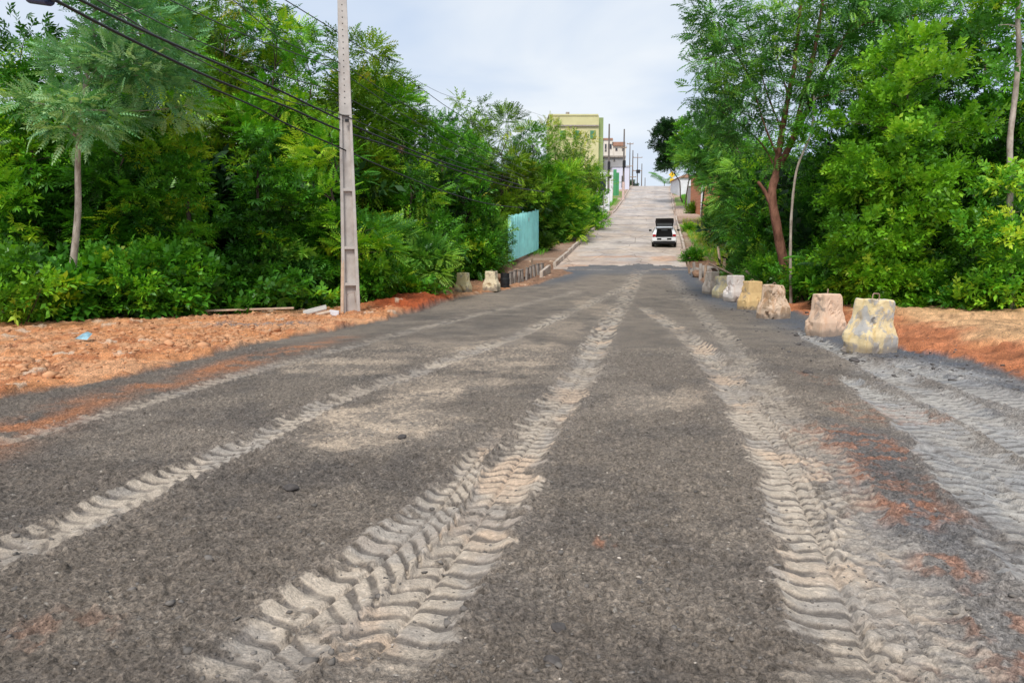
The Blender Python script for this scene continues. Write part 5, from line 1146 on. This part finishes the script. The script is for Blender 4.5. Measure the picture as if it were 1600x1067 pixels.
tree(1425, 21.5, 60, 470, 2.05, 'round', 'lime', 'big bright lime-green tree right of centre in the right thicket', nl=7, clumps=84, per=26, cs=.42, sc=1.05, tone=.52, tonev=.13, flat=.8, up=.45)
tree(1340, 22.5, 250, 480, 1.15, 'round', 'lime', 'smaller lime-green bushy tree behind the two nearest barriers', nl=4, clumps=40, per=24, cs=.38, tone=.46)
tree(1530, 20.5, 350, 500, 1.0, 'round', 'lime', 'yellow-green young tree at the foot of the pale right trunk', nl=3, clumps=26, per=22, cs=.36, tone=.42)
tree(1310, 29, 235, 440, 1.8, 'small', 'deep', 'dark green tree behind the fork of the reddish trunk', group=GR, nl=6, clumps=60, per=22, cs=.55, tone=.42)
tree(1375, 29, 20, 400, 2.3, 'feather', 'fresh', 'tall light feathery tree above the lime-green tree', nl=6, clumps=62, per=22, cs=.6, tone=.42)
tree(1475, 27, -90, 400, 2.6, 'pinnate', 'deep', 'tall deep green tree reaching the top edge behind the lime-green tree', group=GR, nl=7, clumps=84, per=22, cs=.65, tone=.48)
tree(1545, 24, 20, 430, 1.8, 'palmate', 'deep', 'dark layered tree between the lime-green tree and the pale right trunk', nl=6, clumps=56, per=24, cs=.55, tone=.36)
tree(1650, 22.5, -20, 440, 1.9, 'palmate', 'deep', 'dark leafy tree cut off by the right edge', nl=6, clumps=60, per=24, cs=.6, tone=.45)
tree(1420, 30, -20, 260, 2.6, 'small', 'fresh', 'light green treetop crossing the upper edge in the right thicket', nl=5, clumps=50, per=20, cs=.6, tone=.5)
tree(1200, 33, 215, 450, 1.9, 'small', 'deep', 'shadowy small-leaved tree left of the forked trunk', group=GR, nl=5, clumps=56, per=22, cs=.55, tone=.45)
tree(1255, 31, 300, 450, 1.8, 'feather', 'cool', 'low cool green tree right behind the leaning trunk', nl=4, clumps=50, per=22, cs=.5, tone=.42)
shrub(1128, 56, 325, 1.2, 'feather', 'cool', 'grey-green bush beside the dry verge, uphill of the barriers', clumps=38, tone=.55, sc=1.1)
shrub(1165, 41, 350, 1.3, 'feather', 'cool', 'large drooping feathery bush over the rubble', clumps=46, tone=.58)
shrub(1200, 33, 375, 1.1, 'feather', 'cool', 'feathery bush behind the white and ochre barriers', group=SR, clumps=40, tone=.55)
shrub(1205, 28.5, 400, 1.0, 'small', 'fresh', 'low green bush behind the cracked peach barrier', clumps=26, tone=.5)
shrub(1262, 24.6, 420, .8, 'round', 'deep', 'dark low bush behind the smooth peach barrier', group=SR, clumps=24, tone=.55)
shrub(1315, 22.8, 425, .8, 'broad', 'deep', 'broad-leaved dark bush left of the battered barrier\'s loop', clumps=22, tone=.4)
shrub(1405, 20.8, 415, .75, 'round', 'lime', 'bright lime-green bush directly behind the battered barrier', clumps=24, tone=.5)
shrub(1465, 20.6, 445, .7, 'small', 'deep', 'low dark bush on top of the right sandy bank', group=SR, clumps=20, tone=.45)
shrub(1550, 19.3, 455, .8, 'round', 'fresh', 'light green bush on the sandy bank near the right edge', clumps=24, tone=.5)
shrub(1625, 18.6, 430, .9, 'small', 'fresh', 'bush cut by the right edge on the sandy bank', clumps=24, tone=.5)
shrub(1078, 66, 374, .4, 'small', 'fresh', 'little bright green weed clump beside the parked car', clumps=14, tone=.6)
shrub(1082, 46, 402, .38, 'small', 'fresh', 'small weed clump between the car and the rubble', clumps=14, tone=.45)
shrub(1122, 74, 318, 1.1, 'feather', 'cool', 'feathery bush in front of the orange brick house', clumps=30, tone=.5, sc=1.2)
shrub(1083, 92, 322, .8, 'feather', 'golden', 'dry golden bush at the corner of the garden wall', clumps=16, tone=.4, sc=1.2)
palm(1345, 22.0, 440, 14, 'low palm with arching fronds behind the two nearest barriers', .85, 'cool', .42)
palm(1290, 23.4, 420, 12, 'dark palm with hanging fronds right of the sapling stem', .9, 'deep', .38)
palm(1510, 20.6, 455, 14, 'spiky low palm on the right sandy bank', .8, 'cool', .42)
palm(1455, 21.2, 462, 11, 'small fan of palm fronds below the lime-green tree', .65, 'deep', .5)
palm(1038, 176, 288, 14, 'blue-green palm clump on the crest of the street', 3.0, 'cool', .5)
tree(985, 176, 286, 296, 1.2, 'round', 'dark', 'tiny dark bush-like tree at the crest by the far poles', name='shrub', cat='shrub', nl=2, clumps=14, per=14, cs=.5, sc=2.2, limbs=False)
RB = [(13.5, 38), (12.2, 31), (11.4, 27), (12.4, 23.2), (14.5, 20.6), (19, 20)]
belt('undergrowth', RB, 0.0, 1.5, 520, 'small', 'deep', 16, .4, 1.0, .42, 'low mixed undergrowth along the right thicket', 1.0, 13)
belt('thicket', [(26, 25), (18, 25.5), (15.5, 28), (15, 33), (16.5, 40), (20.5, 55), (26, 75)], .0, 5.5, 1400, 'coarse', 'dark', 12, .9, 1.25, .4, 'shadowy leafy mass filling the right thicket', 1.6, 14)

# ------------------------------------------------------------------ grass on the verges (uncountable)
def grass(name, spots, mat, tone, hgt=.28):
    P = []; 
    for (x, y, rx, ry, n) in spots:
        q = rng.uniform(-1.4, 1.4, n) * ry; P.append(np.column_stack([x + .2 * q + rng.uniform(-1, 1, n) * rx, y + q]))
    P = np.concatenate(P); z = base_h(P[:, 0], P[:, 1]) + np.where(P[:, 1] > 44, .13, .05); n = len(P)
    D = np.column_stack([rng.normal(0, .45, n), rng.normal(0, .45, n), np.ones(n)])
    tp = np.array(sum([quadleaf((math.cos(k) * .05, math.sin(k) * .05, 0), np.array([math.cos(k * 2.1) * .35, 1, math.sin(k * 1.3) * .35]), (0, .2, 1), hgt, .022) for k in range(6)], []))
    v, t = place([tp], np.column_stack([P, z]), D, rng.uniform(.5, 1.3, n), np.full(n, tone)); tag(link(name, leaf_mesh(name, [(v, t)]), LEAF[mat]), kind='stuff')
def ls(l, y): return l / .9806 + .2 * y - 2.3
grass('grass', [(ls(6.5, 118), 118, 1.2, 8, 1500), (ls(6.8, 135), 135, 1.3, 8, 1400), (ls(-5.2, 110), 110, .5, 7, 500), (ls(5.2, 58), 58, .8, 5, 260), (ls(6, 48), 48, 1.0, 2.5, 260), (ls(-6, 52), 52, .8, 3, 240), (ls(-6.6, 64), 64, 1.0, 6, 260), (ls(-5.2, 97), 97, .6, 3, 120)], 'fresh', .6, .34)
grass('dry_grass', [(ls(5.5, 70), 70, 1.2, 8, 400), (ls(5.5, 54), 54, 1.0, 5, 300), (ls(-5.8, 58), 58, .7, 5, 200), (ls(6.3, 44), 44, .8, 2, 200)], 'golden', .95, .3)
# loose stones and clods lying on the causeway and banks
def loose(name, n, size, fn, m, seed):
    r = np.random.default_rng(seed); bm = bmesh.new(); bmesh.ops.create_icosphere(bm, subdivisions=1, radius=1); bv = np.array([v.co[:] for v in bm.verts]); bf = np.array([[v.index for v in f.verts] for f in bm.faces]); bm.free()
    xy = fn(r, n); z = np.array([gz(a, b) for a, b in xy]); s = size * np.exp(r.normal(0, .45, n)) ; V = []
    a = r.uniform(0, 6.28, n); jit = 1 + r.normal(0, .32, (n, len(bv), 1)); B = bv[None] * jit * s[:, None, None] * np.array([1.15, .85, .6])
    X_ = B[..., 0] * np.cos(a)[:, None] - B[..., 1] * np.sin(a)[:, None]; Y_ = B[..., 0] * np.sin(a)[:, None] + B[..., 1] * np.cos(a)[:, None]
    V = np.stack([X_ + xy[:, 0:1], Y_ + xy[:, 1:2], B[..., 2] + z[:, None] + s[:, None] * .12], -1).reshape(-1, 3); Fc = (bf[None] + (np.arange(n) * len(bv))[:, None, None]).reshape(-1, 3)
    tag(link(name, np_mesh(name, V, Fc), m), kind='stuff')
def near_pts(r, n):
    y = 2.0 + 12 * r.uniform(0, 1, n) ** 1.6; return np.column_stack([(r.uniform(-.75, .75, n)) * (y + .5), y])
loose('gravel', 6000, .0058, near_pts, mat_plain('dark_gravel_stone', (.15, .133, .118), .85, .4, 9, .3, .003), 5)
loose('pale_pebbles', 300, .0055, near_pts, mat_plain('pale_pebble', (.50, .43, .36), .8, .3, 9, .3, .003), 6)
def right_edge(r, n):
    t = r.uniform(0, 1, n); k = np.interp(t, np.linspace(0, 1, len(Rb) - 1), np.arange(len(Rb) - 1)); P = np.array(Rb[:-1]); i = np.minimum(k.astype(int), len(P) - 2); f = (k - i)[:, None]
    return P[i] * (1 - f) + P[i + 1] * f + np.column_stack([r.normal(-1.1, .7, n), r.normal(-.6, .5, n)])
loose('clods', 420, .017, right_edge, mat_plain('dark_clod', (.10, .09, .085), .95, .3, 9, .5, .01), 7)
def left_bank(r, n):
    y = r.uniform(9, 22, n); i = np.array([np.interp(v, [p[1] for p in Lb], [p[0] for p in Lb]) for v in y]); return np.column_stack([i - .3 - np.abs(r.normal(0, 2.6, n)), y])
loose('clay_clods', 1800, .030, left_bank, mat_plain('orange_clod', (.52, .27, .14), .95, .35, 5, .5, .01), 8)

M_clod = mat_plain('dark_earth_clod', (.085, .075, .07), .95, .35, 14, .7, .01)
for i, (px, py, sz, lb) in enumerate([(872, 985, .042, 'dark earth clod lying alone in the middle foreground, largest on the gravel'), (862, 1035, .034, 'dark flat clod at the bottom edge right of the main tyre track'), (455, 768, .05, 'dark clod on the gravel between the two left tyre tracks'), (1335, 562, .09, 'dark grey clod at the left foot of the battered yellow barrier'), (1262, 585, .06, 'small dark clod on the gravel left of the pale churned tracks'), (628, 686, .045, 'dark stone at the lower edge of the pale dust patch'), (1000, 910, .022, 'small round grey stone between the main and right tyre tracks')]):
    g = ground(px, py); rock('earth_clod', g.x, g.y, sz, M_clod, lb, 'clod', 120 + i, (1.2, .8, .55), -.004)
